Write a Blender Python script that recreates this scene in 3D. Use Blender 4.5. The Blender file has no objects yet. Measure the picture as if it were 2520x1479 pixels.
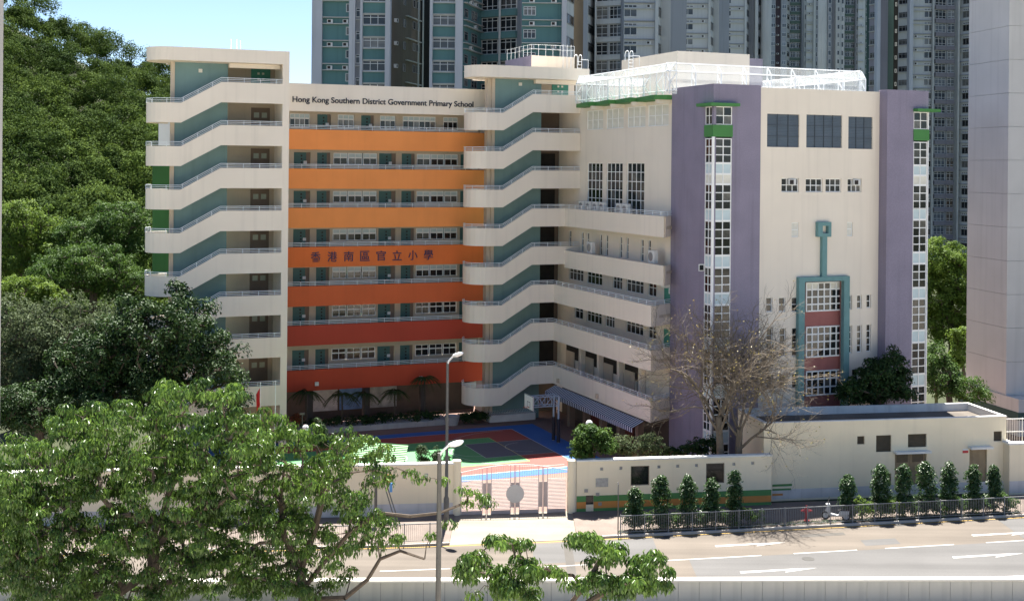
import bpy, bmesh, math, random
import numpy as np
from mathutils import Matrix, Vector
R_ = math.radians
random.seed(7)
rng = np.random.default_rng(11)
sc = bpy.context.scene
COL = sc.collection

# ------------------------------------------------------------------ camera, sky, sun, exposure
F, H, CX, CY, ROLL = 3044., 22., 1260., 414., .009      # survey of the photograph: focal length, eye height, principal point, roll
cam = bpy.data.objects.new('camera', bpy.data.cameras.new('camera')); COL.objects.link(cam)
cam.data.sensor_width = 36; cam.data.lens = F/2520*36
cam.data.shift_y = -(739.5-CY)/2520
cam.data.clip_start = .5; cam.data.clip_end = 3000
cam.matrix_world = Matrix.Translation((0, 0, H)) @ Matrix.Rotation(R_(90), 4, 'X') @ Matrix.Rotation(ROLL, 4, 'Z')
sc.camera = cam
SUN_EL, SUN_AZ = 66.5, 1.0
w = bpy.data.worlds.new('World'); sc.world = w; w.use_nodes = True
wn = w.node_tree; wn.nodes.clear()
sky = wn.nodes.new('ShaderNodeTexSky'); sky.sky_type = 'NISHITA'; sky.sun_disc = False
sky.sun_elevation = R_(SUN_EL); sky.sun_rotation = R_(SUN_AZ); sky.dust_density = .4; sky.ozone_density = 3.2; sky.altitude = 0; sky.air_density = .72
bg = wn.nodes.new('ShaderNodeBackground'); bg.inputs[1].default_value = .05
wo = wn.nodes.new('ShaderNodeOutputWorld')
wn.links.new(sky.outputs[0], bg.inputs[0]); wn.links.new(bg.outputs[0], wo.inputs[0])
sun = bpy.data.objects.new('sun', bpy.data.lights.new('sun', 'SUN')); COL.objects.link(sun)
sun.data.energy = 5.0; sun.data.angle = R_(.55); sun.data.color = (1, .955, .88)
sun.rotation_euler = (R_(-(90-SUN_EL)), 0, R_(-SUN_AZ)); sun.location = (0, 120, 120)
sc.view_settings.view_transform = 'Standard'; sc.view_settings.look = 'None'
sc.view_settings.exposure = 2.0; sc.view_settings.gamma = 1

# ------------------------------------------------------------------ survey helpers: a sighting in the photograph -> a place on a known plane
A = (.9269, .3755); B = (-.3755, .9269); P0 = (-17.52, 97.05); TH = math.atan2(A[1], A[0])
def un(u, v): du = u-CX; dv = v-CY; return du+ROLL*dv, dv-ROLL*du
def at(u, v, Y): x, z = un(u, v); return (x*Y/F, Y, H-z*Y/F)
def gr(u, v, z=0): x, q = un(u, v); Y = (H-z)*F/q; return (x*Y/F, Y)
def W(a, b): return (P0[0]+a*A[0]+b*B[0], P0[1]+a*A[1]+b*B[1])
def ab(x, y): dx = x-P0[0]; dy = y-P0[1]; return (dx*A[0]+dy*A[1], dx*B[0]+dy*B[1])
def pb(u, v, b):
    x, q = un(u, v); r = x/F
    a = (r*(P0[1]+b*B[1])-P0[0]-b*B[0])/(A[0]-r*A[1]); return (a, H-q*W(a, b)[1]/F)
def pa(u, v, a):
    x, q = un(u, v); r = x/F
    b = (r*(P0[1]+a*A[1])-P0[0]-a*A[0])/(B[0]-r*B[1]); return (b, H-q*W(a, b)[1]/F)
def view(x0, y0, s): return lambda x, y: ((x0+x/s)*.77515, (y0+y/s)*.77515)
v1 = view(900, 0, 2.311); v2 = view(850, 600, 2.311); v3 = view(1450, 100, 2.311); v4 = view(1450, 650, 2.311)
v5 = view(2250, 0, 2.311); v6 = view(2250, 600, 2.311); v7 = view(1450, 1168, 1.999); v8 = view(2250, 1168, 1.999); v9 = view(850, 1168, 1.999)

# ------------------------------------------------------------------ materials
MATS = {}
def mat(name, col, rough=.8, var=.08, scale=1.2, streak=0., bump=0., bscale=20., metal=0., spec=.3, coord='Object', fine=0., wear=0.):
    if name in MATS: return MATS[name]
    m = bpy.data.materials.new(name); m.use_nodes = True; n = m.node_tree.nodes; l = m.node_tree.links
    p = n['Principled BSDF']; p.inputs['Roughness'].default_value = rough; p.inputs['Metallic'].default_value = metal
    p.inputs['Specular IOR Level'].default_value = spec
    tc = n.new('ShaderNodeTexCoord')
    src = tc.outputs[coord]
    nz = n.new('ShaderNodeTexNoise'); nz.inputs['Scale'].default_value = scale; nz.inputs['Detail'].default_value = 6
    l.new(src, nz.inputs['Vector'])
    mr = n.new('ShaderNodeMapRange'); mr.inputs[1].default_value = .3; mr.inputs[2].default_value = .7
    mr.inputs[3].default_value = 1-var; mr.inputs[4].default_value = 1+var
    l.new(nz.outputs[0], mr.inputs[0]); val = mr.outputs[0]
    def mul(a, b):
        k = n.new('ShaderNodeMath'); k.operation = 'MULTIPLY'; l.new(a, k.inputs[0]); l.new(b, k.inputs[1]); return k.outputs[0]
    if streak:
        mp = n.new('ShaderNodeMapping'); mp.inputs['Scale'].default_value = (1.5, 1.5, .05); l.new(src, mp.inputs[0])
        n2 = n.new('ShaderNodeTexNoise'); n2.inputs['Scale'].default_value = 1.4; n2.inputs['Detail'].default_value = 7; l.new(mp.outputs[0], n2.inputs['Vector'])
        m2 = n.new('ShaderNodeMapRange'); m2.inputs[1].default_value = .52; m2.inputs[2].default_value = .80; m2.inputs[3].default_value = 1; m2.inputs[4].default_value = 1-streak
        l.new(n2.outputs[0], m2.inputs[0]); val = mul(val, m2.outputs[0])
    if wear:
        mw = n.new('ShaderNodeMapping'); mw.inputs['Rotation'].default_value = (0, 0, R_(-11.2)); mw.inputs['Scale'].default_value = (.03, .75, 1); l.new(src, mw.inputs[0])
        n4 = n.new('ShaderNodeTexNoise'); n4.inputs['Scale'].default_value = 1.; n4.inputs['Detail'].default_value = 5; l.new(mw.outputs[0], n4.inputs['Vector'])
        m4 = n.new('ShaderNodeMapRange'); m4.inputs[1].default_value = .35; m4.inputs[2].default_value = .65; m4.inputs[3].default_value = 1-wear; m4.inputs[4].default_value = 1+wear*.6
        l.new(n4.outputs[0], m4.inputs[0]); val = mul(val, m4.outputs[0])
    if fine:
        n3 = n.new('ShaderNodeTexNoise'); n3.inputs['Scale'].default_value = 14; n3.inputs['Detail'].default_value = 3; l.new(src, n3.inputs['Vector'])
        m3 = n.new('ShaderNodeMapRange'); m3.inputs[1].default_value = .3; m3.inputs[2].default_value = .7; m3.inputs[3].default_value = 1-fine; m3.inputs[4].default_value = 1+fine
        l.new(n3.outputs[0], m3.inputs[0]); val = mul(val, m3.outputs[0])
    vm = n.new('ShaderNodeVectorMath'); vm.operation = 'SCALE'; vm.inputs[0].default_value = col[:3]
    l.new(val, vm.inputs['Scale']); l.new(vm.outputs[0], p.inputs['Base Color'])
    if bump:
        nb = n.new('ShaderNodeTexNoise'); nb.inputs['Scale'].default_value = bscale; nb.inputs['Detail'].default_value = 4; l.new(src, nb.inputs['Vector'])
        bp = n.new('ShaderNodeBump'); bp.inputs['Strength'].default_value = bump; bp.inputs['Distance'].default_value = .02
        l.new(nb.outputs[0], bp.inputs['Height']); l.new(bp.outputs[0], p.inputs['Normal'])
    MATS[name] = m; return m
def glass(name, dark=(.015, .017, .018), lite=(.10, .10, .095), thr=.75, rough=.08):
    """window glass over a dim room; here and there a curtain or blind behind it (per pane)"""
    if name in MATS: return MATS[name]
    m = bpy.data.materials.new(name); m.use_nodes = True; n = m.node_tree.nodes; l = m.node_tree.links
    p = n['Principled BSDF']; p.inputs['Roughness'].default_value = rough; p.inputs['Specular IOR Level'].default_value = .5
    oi = n.new('ShaderNodeObjectInfo'); cr = n.new('ShaderNodeValToRGB')
    cr.color_ramp.elements[0].color = (*dark, 1); cr.color_ramp.elements[0].position = 0
    e = cr.color_ramp.elements.new(thr); e.color = (*[d*1.8 for d in dark], 1)
    cr.color_ramp.elements[-1].color = (*lite, 1); cr.color_ramp.elements[-1].position = 1
    l.new(oi.outputs['Random'], cr.inputs[0])
    tc = n.new('ShaderNodeTexCoord'); nz = n.new('ShaderNodeTexNoise'); nz.inputs['Scale'].default_value = 2.5; nz.inputs['Detail'].default_value = 3
    l.new(tc.outputs['Object'], nz.inputs['Vector'])
    mx = n.new('ShaderNodeMix'); mx.data_type = 'RGBA'; mx.blend_type = 'MULTIPLY'; mx.inputs[0].default_value = .8
    l.new(cr.outputs[0], mx.inputs[6]); l.new(nz.outputs[0], mx.inputs[7]); l.new(mx.outputs[2], p.inputs['Base Color'])
    MATS[name] = m; return m
def leafmat(name, c1, c2, trans=.35, rough=.42, spec=.45, amp=1.5, nsc=.35):
    if name in MATS: return MATS[name]
    m = bpy.data.materials.new(name); m.use_nodes = True; n = m.node_tree.nodes; l = m.node_tree.links
    p = n['Principled BSDF']; p.inputs['Roughness'].default_value = rough; p.inputs['Specular IOR Level'].default_value = spec
    g = n.new('ShaderNodeNewGeometry'); cr = n.new('ShaderNodeValToRGB')
    cr.color_ramp.elements[0].color = (*c1, 1); cr.color_ramp.elements[1].color = (*c2, 1)
    e = cr.color_ramp.elements.new(.6); e.color = (*[(x*.6+y*.4) for x, y in zip(c1, c2)], 1)
    tc = n.new('ShaderNodeTexCoord'); nz = n.new('ShaderNodeTexNoise'); nz.inputs['Scale'].default_value = nsc; nz.inputs['Detail'].default_value = 2
    l.new(tc.outputs['Object'], nz.inputs['Vector'])
    mm = n.new('ShaderNodeMath'); mm.operation = 'MULTIPLY_ADD'; mm.inputs[1].default_value = .55
    ms = n.new('ShaderNodeMath'); ms.operation = 'MULTIPLY_ADD'; ms.inputs[1].default_value = amp; ms.inputs[2].default_value = .25-amp*.5
    l.new(nz.outputs[0], ms.inputs[0]); l.new(g.outputs['Random Per Island'], mm.inputs[0]); l.new(ms.outputs[0], mm.inputs[2])
    l.new(mm.outputs[0], cr.inputs[0]); l.new(cr.outputs[0], p.inputs['Base Color'])
    t = n.new('ShaderNodeBsdfTranslucent'); hs = n.new('ShaderNodeHueSaturation'); hs.inputs['Value'].default_value = 1.7; hs.inputs['Hue'].default_value = .49
    l.new(cr.outputs[0], hs.inputs['Color']); l.new(hs.outputs[0], t.inputs[0])
    mix = n.new('ShaderNodeMixShader'); mix.inputs[0].default_value = trans
    l.new(p.outputs[0], mix.inputs[1]); l.new(t.outputs[0], mix.inputs[2]); l.new(mix.outputs[0], n['Material Output'].inputs[0])
    MATS[name] = m; return m

cream = mat('cream_paint', (.76, .68, .57), .75, .035, .35, streak=.09, bump=.12, bscale=30)
cream2 = mat('warm_cream_paint', (.83, .72, .525), .8, .06, .4, streak=.07, bump=.2, bscale=18)
white = mat('white_paint', (.80, .80, .78), .5, .03)
railw = mat('pale_blue_steel', (.74, .78, .80), .4, .04, spec=.5)
teal = mat('teal_paint', (.165, .265, .26), .75, .06, .8, streak=.12)
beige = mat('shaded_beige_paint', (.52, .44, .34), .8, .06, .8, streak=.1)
purple = mat('purple_mosaic_tile', (.225, .20, .265), .55, .08, .5, streak=.2, bump=.15, bscale=60, fine=.09)
green = mat('green_paint', (.06, .20, .055), .6, .08, 1, streak=.1)
brick_red = mat('brick_red_paint', (.34, .13, .115), .75, .08, 1, streak=.15)
louv = mat('slate_blue_louvre', (.105, .135, .165), .45, .12, .9, spec=.4, fine=.06)
concrete = mat('grey_concrete', (.36, .35, .34), .85, .1, .7, streak=.25, bump=.3)
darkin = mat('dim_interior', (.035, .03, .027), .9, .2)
brown = mat('brown_paint', (.20, .15, .115), .8, .1, 1, streak=.1)
doorm = mat('teal_door', (.05, .125, .118), .5, .08, 2)
doorg = mat('green_door', (.06, .26, .19), .5, .08, 2)
steel = mat('galvanised_steel', (.30, .30, .30), .45, .1, 3, metal=.4)
acm = mat('white_appliance', (.62, .62, .60), .5, .06)
gl = glass('window_glass', (.014, .016, .017), (.20, .19, .17), .7); gl2 = glass('curtained_glass', (.02, .02, .02), (.42, .40, .36), .45, .12)
frost = mat('frosted_panel', (.50, .60, .62), .35, .06, 2)
pale = mat('pale_blind_glass', (.66, .64, .56), .35, .08, 2)

# ------------------------------------------------------------------ mesh helpers
class MB:
    def __init__(s): s.v = []; s.f = []
    def box(s, x0, x1, y0, y1, z0, z1):
        i = len(s.v); s.v += [(x, y, z) for z in (z0, z1) for y in (y0, y1) for x in (x0, x1)]
        s.f += [tuple(i+k for k in q) for q in ((0, 2, 3, 1), (4, 5, 7, 6), (0, 1, 5, 4), (2, 6, 7, 3), (0, 4, 6, 2), (1, 3, 7, 5))]; return s
    def quad(s, *p): i = len(s.v); s.v += list(p); s.f.append(tuple(range(i, i+len(p)))); return s
    def prism(s, poly, z0, z1):
        """plan polygon (counter-clockwise) pulled up from z0 to z1"""
        n = len(poly); i = len(s.v); s.v += [(x, y, z0) for x, y in poly]+[(x, y, z1) for x, y in poly]
        s.f.append(tuple(i+k for k in reversed(range(n)))); s.f.append(tuple(i+n+k for k in range(n)))
        s.f += [(i+k, i+(k+1) % n, i+n+(k+1) % n, i+n+k) for k in range(n)]; return s
    def slab(s, poly, b0, b1):
        """upright polygon in (x, z), pushed from y = b0 to b1"""
        n = len(poly); i = len(s.v); s.v += [(x, b0, z) for x, z in poly]+[(x, b1, z) for x, z in poly]
        s.f.append(tuple(i+k for k in range(n))); s.f.append(tuple(i+n+k for k in reversed(range(n))))
        s.f += [(i+(k+1) % n, i+k, i+n+k, i+n+(k+1) % n) for k in range(n)]; return s
    def ribbon(s, path, z0, z1, t):
        """upright wall strip of thickness t (to the left of the path); z0, z1 numbers or lists"""
        n = len(path); Z0 = z0 if hasattr(z0, '__len__') else [z0]*n; Z1 = z1 if hasattr(z1, '__len__') else [z1]*n
        off = []
        for k in range(n):
            p = Vector(path[max(k-1, 0)]); q = Vector(path[min(k+1, n-1)]); d = (q-p).normalized(); off.append((path[k][0]-d.y*t, path[k][1]+d.x*t))
        i = len(s.v)
        for k in range(n):
            (x, y), (ox, oy) = path[k], off[k]; s.v += [(x, y, Z0[k]), (x, y, Z1[k]), (ox, oy, Z1[k]), (ox, oy, Z0[k])]
        for k in range(n-1):
            a = i+4*k; b = a+4
            s.f += [(a, b, b+1, a+1), (a+1, b+1, b+2, a+2), (a+2, b+2, b+3, a+3), (a+3, b+3, b, a)]
        s.f += [(i, i+1, i+2, i+3), (i+4*n-1, i+4*n-2, i+4*n-3, i+4*n-4)]; return s
    def tube(s, pts, r, n=5, cap=True):
        pts = [Vector(p) for p in pts]; rs = r if hasattr(r, '__len__') else [r]*len(pts); i = len(s.v); m = len(pts)
        for k, p in enumerate(pts):
            d = (pts[min(k+1, m-1)]-pts[max(k-1, 0)]); d = d.normalized() if d.length > 1e-9 else Vector((0, 0, 1))
            u = d.cross(Vector((0, 0, 1)) if abs(d.z) < .9 else Vector((1, 0, 0))).normalized(); t = d.cross(u)
            for j in range(n):
                c = 2*math.pi*j/n; s.v.append(tuple(p+u*(rs[k]*math.cos(c))+t*(rs[k]*math.sin(c))))
        for k in range(m-1):
            for j in range(n): a = i+k*n+j; b = i+k*n+(j+1) % n; s.f.append((a, b, b+n, a+n))
        if cap: s.f.append(tuple(i+j for j in reversed(range(n)))); s.f.append(tuple(i+(m-1)*n+j for j in range(n)))
        return s
    def lathe(s, prof, cx=0, cy=0, n=12):
        i = len(s.v)
        for r, z in prof:
            for j in range(n): c = 2*math.pi*j/n; s.v.append((cx+r*math.cos(c), cy+r*math.sin(c), z))
        for k in range(len(prof)-1):
            for j in range(n): a = i+k*n+j; b = i+k*n+(j+1) % n; s.f.append((a, b, b+n, a+n))
        s.f.append(tuple(i+j for j in reversed(range(n)))); s.f.append(tuple(i+(len(prof)-1)*n+j for j in range(n))); return s
    def mesh(s, name, m, smooth=False):
        me = bpy.data.meshes.new(name); me.from_pydata(s.v, [], s.f); me.materials.append(m)
        if smooth: me.polygons.foreach_set('use_smooth', [True]*len(me.polygons)); me.update(); me.set_sharp_from_angle(angle=R_(42))
        return me
    def build(s, name, m, parent=None, smooth=False, bevel=0):
        o = bpy.data.objects.new(name, s.mesh(name, m, smooth)); COL.objects.link(o)
        if parent: o.parent = parent
        if bevel:
            b = o.modifiers.new('bevel', 'BEVEL'); b.width = bevel; b.segments = 2; b.limit_method = 'ANGLE'
        return o
def link(name, me, parent=None, loc=(0, 0, 0), rz=0, scale=(1, 1, 1)):
    o = bpy.data.objects.new(name, me); COL.objects.link(o); o.location = loc; o.rotation_euler = (0, 0, rz); o.scale = scale
    if parent: o.parent = parent
    return o
def tag(o, label=None, cat=None, group=None, kind=None):
    if label: o['label'] = label
    if cat: o['category'] = cat
    if group: o['group'] = group
    if kind: o['kind'] = kind
    return o
def thing(name, loc, label, cat, group=None, rz=0):
    o = bpy.data.objects.new(name, None); COL.objects.link(o); o.location = loc; o.rotation_euler = (0, 0, rz); o.empty_display_size = .5
    return tag(o, label, cat, group)
UNIT = {}
def unit(m):
    if m.name not in UNIT: UNIT[m.name] = MB().box(-.5, .5, -.5, .5, -.5, .5).mesh('unit_pane', m)
    return UNIT[m.name]

# ================================================================== LARGE STRUCTURE: ground, road, yard
gm = mat('earth_ground', (.035, .042, .018), .95, .3, .15, fine=.2)
# terrain: flat town floor with the wooded hill rising on the left behind the school
def crest(x): return np.interp(x, [-260, -150, -106, -83, -51, -30, 0, 60, 200], [108, 70, 45.5, 36, 29, 22, 13, 2, 0])
def terr(x, y):
    t = np.clip((y-125)/175, 0, 1); s = t**.95
    back = np.clip((y-300)/400, 0, 1)
    z = crest(x)*s*(1-back*.6)
    return z*np.clip((-x+40)/60, 0, 1)
xs = np.concatenate([np.linspace(-900, -200, 12), np.linspace(-180, 60, 49), np.linspace(90, 900, 12)])
ys = np.concatenate([np.array([-300, -100, 0, 60, 100]), np.linspace(120, 330, 43), np.array([380, 450, 600, 900, 1500, 2500])])
gx, gy = np.meshgrid(xs, ys); gz = terr(gx, gy)-.03
nx, ny = len(xs), len(ys)
g = MB(); g.v = list(zip(gx.ravel().tolist(), gy.ravel().tolist(), gz.ravel().tolist()))
g.f = [(j*nx+i, j*nx+i+1, (j+1)*nx+i+1, (j+1)*nx+i) for j in range(ny-1) for i in range(nx-1)]
tag(g.build('ground', gm, smooth=True), kind='structure')

tag(MB().quad((-160, -60, .0), (160, -60, .0), (160, 61.5, .0), (-160, 61.5, .0)).build('bounce_ground', mat('pale_bounce_ground', (.46, .42, .355), .9, .1, .4, fine=.06)), kind='structure')  # unseen pale ground, added to bounce sunlight up onto the school facades
KERB = [(-70, 66.0), (-30, 69.2), (-13, 71.0), (-6, 71.75), (1.3, 72.9), (12.1, 74.95), (22.3, 77.0), (33, 79.2), (60, 84.6), (90, 90.6)]
def ky(x): return float(np.interp(x, [p[0] for p in KERB], [p[1] for p in KERB]))
road_m = mat('sunbleached_asphalt', (.118, .100, .083), .9, .10, .25, wear=.16, fine=.09, bump=.25, bscale=40)
road_g = mat('newer_grey_asphalt', (.098, .095, .093), .9, .08, .3, wear=.14, fine=.09, bump=.25, bscale=40)
def sheet(name, pts, z, m, parent=None, kind='structure'):
    o = MB().quad(*[(x, y, z) for x, y in pts]).build(name, m, parent)
    if kind and parent is None: tag(o, kind=kind)
    return o
sheet('road', KERB+[(90, 62), (-70, 58)], .0, road_m)
RD = .2     # the road falls away at this slope in plan
def lane(x, off): return ky(x)-off
def strip(name, x0, x1, o0, o1, z, m, parent=None, n=8):
    X = [x0+(x1-x0)*k/n for k in range(n+1)]
    return sheet(name, [(x, lane(x, o1)) for x in X]+[(x, lane(x, o0)) for x in reversed(X)], z, m, parent)
strip('asphalt_patch', 10.2, 90, 4.75, 13, .004, road_g)
strip('asphalt_patch', 1.4, 8.6, .5, 4.1, .004, road_g)
strip('asphalt_patch', 31, 60, .35, 4.5, .004, road_g)
paint_w = mat('white_road_paint', (.40, .39, .37), .7, .18, 3, fine=.06)
paint_y = mat('yellow_road_paint', (.42, .27, .06), .7, .1, 3)
strip('yellow_kerb_line', -60, 89, .12, .22, .006, paint_y, n=60)
for x0, x1 in ((-22, -18), (-14.5, -10.6), (-7.0, -3.2), (.9, 4.6), (8.4, 14.46), (16.4, 20.26), (22.0, 26.33), (28.4, 32.6), (34.5, 38.6)):
    strip('lane_line', x0, x1, 4.62 if x0 > 0 else 4.2, 4.74 if x0 > 0 else 4.32, .009, paint_w)
def arrow(name, x, off, ln=4.2, turn=0):
    """lane arrow pointing right along the lane"""
    y = lane(x, off); d = (lane(x+2, off)-y)/2; o = MB()
    P = lambda s, t: (x+s, y+s*d+t, .009)
    o.quad(P(0, -.16), P(ln*.62, -.10), P(ln*.62, .10), P(0, .16))
    o.quad(P(ln*.56, -.42), P(ln, 0), P(ln*.72, .10), P(ln*.62, .10), P(ln*.62, -.10))
    if turn: o.quad(P(ln*.45, .10), P(ln*.62, .10), P(ln*.70, .55), P(ln*.50, .40))
    tag(o.build(name, paint_w), kind='structure')
arrow('lane_arrow', 12.1, 2.55, 4.3); arrow('lane_arrow', 28.1, 5.3-2.2+.1, 4.3); arrow('lane_arrow', 12.7, 7.35, 4.4); arrow('lane_arrow', 25.4, 6.95, 4.4); arrow('lane_arrow', 25.7, 10.65, 4.4)
mh = MB().lathe([(.36, .006), (.36, .012)], 17.0, 70.2, 16).build('manhole_cover', mat('cast_iron', (.05, .048, .045), .6, .1, 6)); tag(mh, 'round iron manhole cover in the grey lane', 'manhole')
# pavement with kerb
pave_m = mat('pinkish_brick_pavement', (.155, .125, .107), .9, .16, .8, fine=.12, bump=.3, bscale=25)
kerb_m = mat('concrete_kerb', (.40, .38, .35), .85, .1, 1)
conc_l = mat('pale_concrete_apron', (.215, .19, .155), .9, .12, .5, wear=.12, fine=.07)
wallY = lambda x: 78.2+.148*(x+3.2)          # line of the boundary wall
def pav(x0, x1, zt, m, name):
    X = np.linspace(x0, x1, 14); o = MB(); b = [(float(x), ky(float(x))+.16) for x in X]+[(float(x), wallY(float(x))+.25) for x in reversed(X)]
    o.prism(b, -.02, zt); tag(o.build(name, m), kind='structure')
pav(-70, -3.45, .13, pave_m, 'pavement'); pav(4.05, 90, .13, pave_m, 'pavement')
for x0, x1 in ((-70, -3.45), (5.6, 90)):
    X = np.linspace(x0, x1, 30); o = MB().ribbon([(float(x), ky(float(x))) for x in X], -.02, .14, .16)
    tag(o.build('kerb', kerb_m), kind='structure')
o = MB().quad((-3.45, ky(-3.45), .004), (5.6, ky(5.6), .004), (4.05, 79.4, .06), (-3.45, 78.3, .06)); tag(o.build('driveway_apron', conc_l), kind='structure')
# school yard
def flat(name, x0, x1, y0, y1, z, m, parent): return MB().quad((x0, y0, z), (x1, y0, z), (x1, y1, z), (x0, y1, z)).build(name, m, parent)
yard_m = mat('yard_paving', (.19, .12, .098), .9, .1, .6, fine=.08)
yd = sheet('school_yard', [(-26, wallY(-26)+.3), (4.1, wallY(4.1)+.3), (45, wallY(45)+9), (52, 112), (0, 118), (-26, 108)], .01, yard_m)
court = MB().quad((-6, -15.0, .022), (21.6, -15.0, .022), (21.6, 1.45, .022), (-6, 1.45, .022)).build('basketball_court', mat('blue_court_paint', (.03, .105, .32), .7, .06, .4, fine=.04))
court.location = (*P0, 0); court.rotation_euler = (0, 0, TH); tag(court, kind='structure')
flat('red_zone', -4, 19.15, -13.5, .05, .026, mat('red_court_paint', (.29, .062, .05), .7, .06, .4, fine=.04), court)
flat('green_zone', -2, 16.1, -11, -2.4, .030, mat('green_court_paint', (.085, .27, .105), .7, .06, .4, fine=.04), court)
flat('key_area', 13.35, 19.1, -8.98, -4.15, .034, mat('grey_court_paint', (.10, .10, .125), .7, .05, .4), court)
lw = mat('court_line_paint', (.45, .47, .45), .7, .05)
def cline(pts, wd=.06, z=.038, m=lw):
    o = MB(); P = [Vector((x, y)) for x, y in pts]
    for p, q in zip(P, P[1:]):
        d = (q-p).normalized(); n = Vector((-d.y, d.x))*wd/2; o.quad((*(p+n), z), (*(p-n), z), (*(q-n), z), (*(q+n), z))
    return o.build('court_line', m, court)
def arc(cx, cy, r, a0, a1, n=28): return [(cx+r*math.cos(R_(a0+(a1-a0)*k/n)), cy+r*math.sin(R_(a0+(a1-a0)*k/n))) for k in range(n+1)]
cline([(19.1, -13.5), (19.1, .05)]); cline([(-4, .05), (19.1, .05)]); cline([(-4, -13.5), (19.1, -13.5)], .12)
cline([(19.05, -4.15), (13.35, -4.15), (13.35, -8.98), (19.05, -8.98)], .05); cline(arc(13.35, -6.55, 1.8, 90, 270)); cline(arc(17.6, -6.55, 1.6, 90, 270), .05)
cline(arc(17.6, -6.55, 6.25, 85, 275)); cline(arc(6.0, -6.55, 1.8, 0, 360)); cline([(6, -13.5), (6, .05)])
cline([(-2, -11), (16.1, -11), (16.1, -2.4), (-2, -2.4)], .05, .039, mat('yellow_line_paint', (.6, .5, .16), .7, .05))

# ================================================================== THE SCHOOL
S = thing('school_building', (*P0, 0), 'seven storey cream primary school with orange balcony bands and purple tiled corner blocks', 'school', rz=TH)
RZ = [5.2, 8.95, 12.25, 15.55, 18.85, 22.15, 25.45, 28.75]      # handrail level of every floor
def add(name, mb, m, parent=S, **k): return mb.build(name, m, parent, **k)
def wall(plane, p, u0, u1, z0, z1, holes, depth=.22, thick=.3):
    """wall skin with window openings and their reveals; plane 'b' faces -b, plane 'a' faces -a"""
    o = MB(); holes = [h for h in holes if h[1] > u0 and h[0] < u1]
    U = sorted({u0, u1, *[h[0] for h in holes], *[h[1] for h in holes]}); Zs = sorted({z0, z1, *[h[2] for h in holes], *[h[3] for h in holes]})
    U = [u for u in U if u0 <= u <= u1]; Zs = [z for z in Zs if z0 <= z <= z1]
    P = (lambda u, d, z: (u, p+d, z)) if plane == 'b' else (lambda u, d, z: (p+d, u, z))
    def q(*pts): o.quad(*(pts if plane == 'b' else reversed(pts)))
    for i in range(len(U)-1):
        run = None
        for j in range(len(Zs)):
            solid = False
            if j < len(Zs)-1:
                cu = (U[i]+U[i+1])/2; cz = (Zs[j]+Zs[j+1])/2
                solid = not any(h[0] < cu < h[1] and h[2] < cz < h[3] for h in holes)
            if solid and run is None: run = Zs[j]
            if not solid and run is not None:
                q(P(U[i], 0, run), P(U[i+1], 0, run), P(U[i+1], 0, Zs[j]), P(U[i], 0, Zs[j])); run = None
    for a, b, c, d in [h[:4] for h in holes]:
        D = depth
        q(P(a, 0, c), P(a, D, c), P(b, D, c), P(b, 0, c)); q(P(a, 0, d), P(b, 0, d), P(b, D, d), P(a, D, d))
        q(P(a, 0, c), P(a, 0, d), P(a, D, d), P(a, D, c)); q(P(b, 0, c), P(b, D, c), P(b, D, d), P(b, 0, d))
    return o
def window(plane, p, u0, u1, z0, z1, cols, rows, fm=white, pm=gl, inset=.12, fw=.055, single=False, alt=None, altm=None, parent=S, name='window'):
    """frame with mullions; every pane is its own piece unless single"""
    o = MB(); cs = np.linspace(u0, u1, cols+1); rs = np.linspace(z0, z1, rows+1)
    def bx(a, b, c, d, e, f): o.box(a, b, p+c, p+d, e, f) if plane == 'b' else o.box(p+c, p+d, a, b, e, f)
    h = fw/2
    for k, c in enumerate(cs):
        c = float(c); lo, hi = (c, c+fw) if k == 0 else ((c-fw, c) if k == cols else (c-h, c+h)); bx(lo, hi, inset-.03, inset+.05, z0, z1)
    for k, r in enumerate(rs):
        r = float(r); lo, hi = (r, r+fw) if k == 0 else ((r-fw, r) if k == rows else (r-h, r+h)); bx(u0, u1, inset-.027, inset+.047, lo, hi)
    w_ = o.build(name, fm, parent)
    def pane(a, b, c, d, m):
        t = .02; me = unit(m); ctr = ((a+b)/2, p+inset+.02, (c+d)/2) if plane == 'b' else (p+inset+.02, (a+b)/2, (c+d)/2)
        scl = (b-a, t, d-c) if plane == 'b' else (t, b-a, d-c); link('pane', me, w_, ctr, 0, scl)
    if single: pane(u0+.01, u1-.01, z0+.01, z1-.01, pm)
    else:
        for i in range(cols):
            for j in range(rows):
                pane(float(cs[i]), float(cs[i+1]), float(rs[j]), float(rs[j+1]), altm if (alt and alt(i, j)) else pm)
    return w_
def box(name, m, x0, x1, y0, y1, z0, z1, parent=S, **k): return MB().box(x0, x1, y0, y1, z0, z1).build(name, m, parent, **k)
def rails(path, zs, post=1.25, top=0., name='railing', m=railw, bars=(0, -.13, -.26), down=.36, r=.024):
    """three-bar handrail over a parapet, path in plan with rail level per point"""
    o = MB(); P = [Vector((x, y, z)) for (x, y), z in zip(path, zs)]
    for d in bars: o.tube([p+Vector((0, 0, d)) for p in P], r if d == 0 else r*.75, 5)
    acc = 0.
    for p, q in zip(P, P[1:]):
        L = (q-p).length; t = -acc if acc else 0.
        while t <= L:
            if t >= 0: c = p+(q-p)*(t/L); o.tube([c+Vector((0, 0, .0)), c-Vector((0, 0, down))], r*.9, 4)
            t += post
        acc = (L-t+post) % post if L > 0 else acc
        acc = L-(t-post)
    return o.build(name, m, S)
def half(cx, cy, r, n=12, a0=-90, a1=-270): return [(cx+r*math.cos(R_(a0+(a1-a0)*k/n)), cy+r*math.sin(R_(a0+(a1-a0)*k/n))) for k in range(n+1)]

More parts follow.
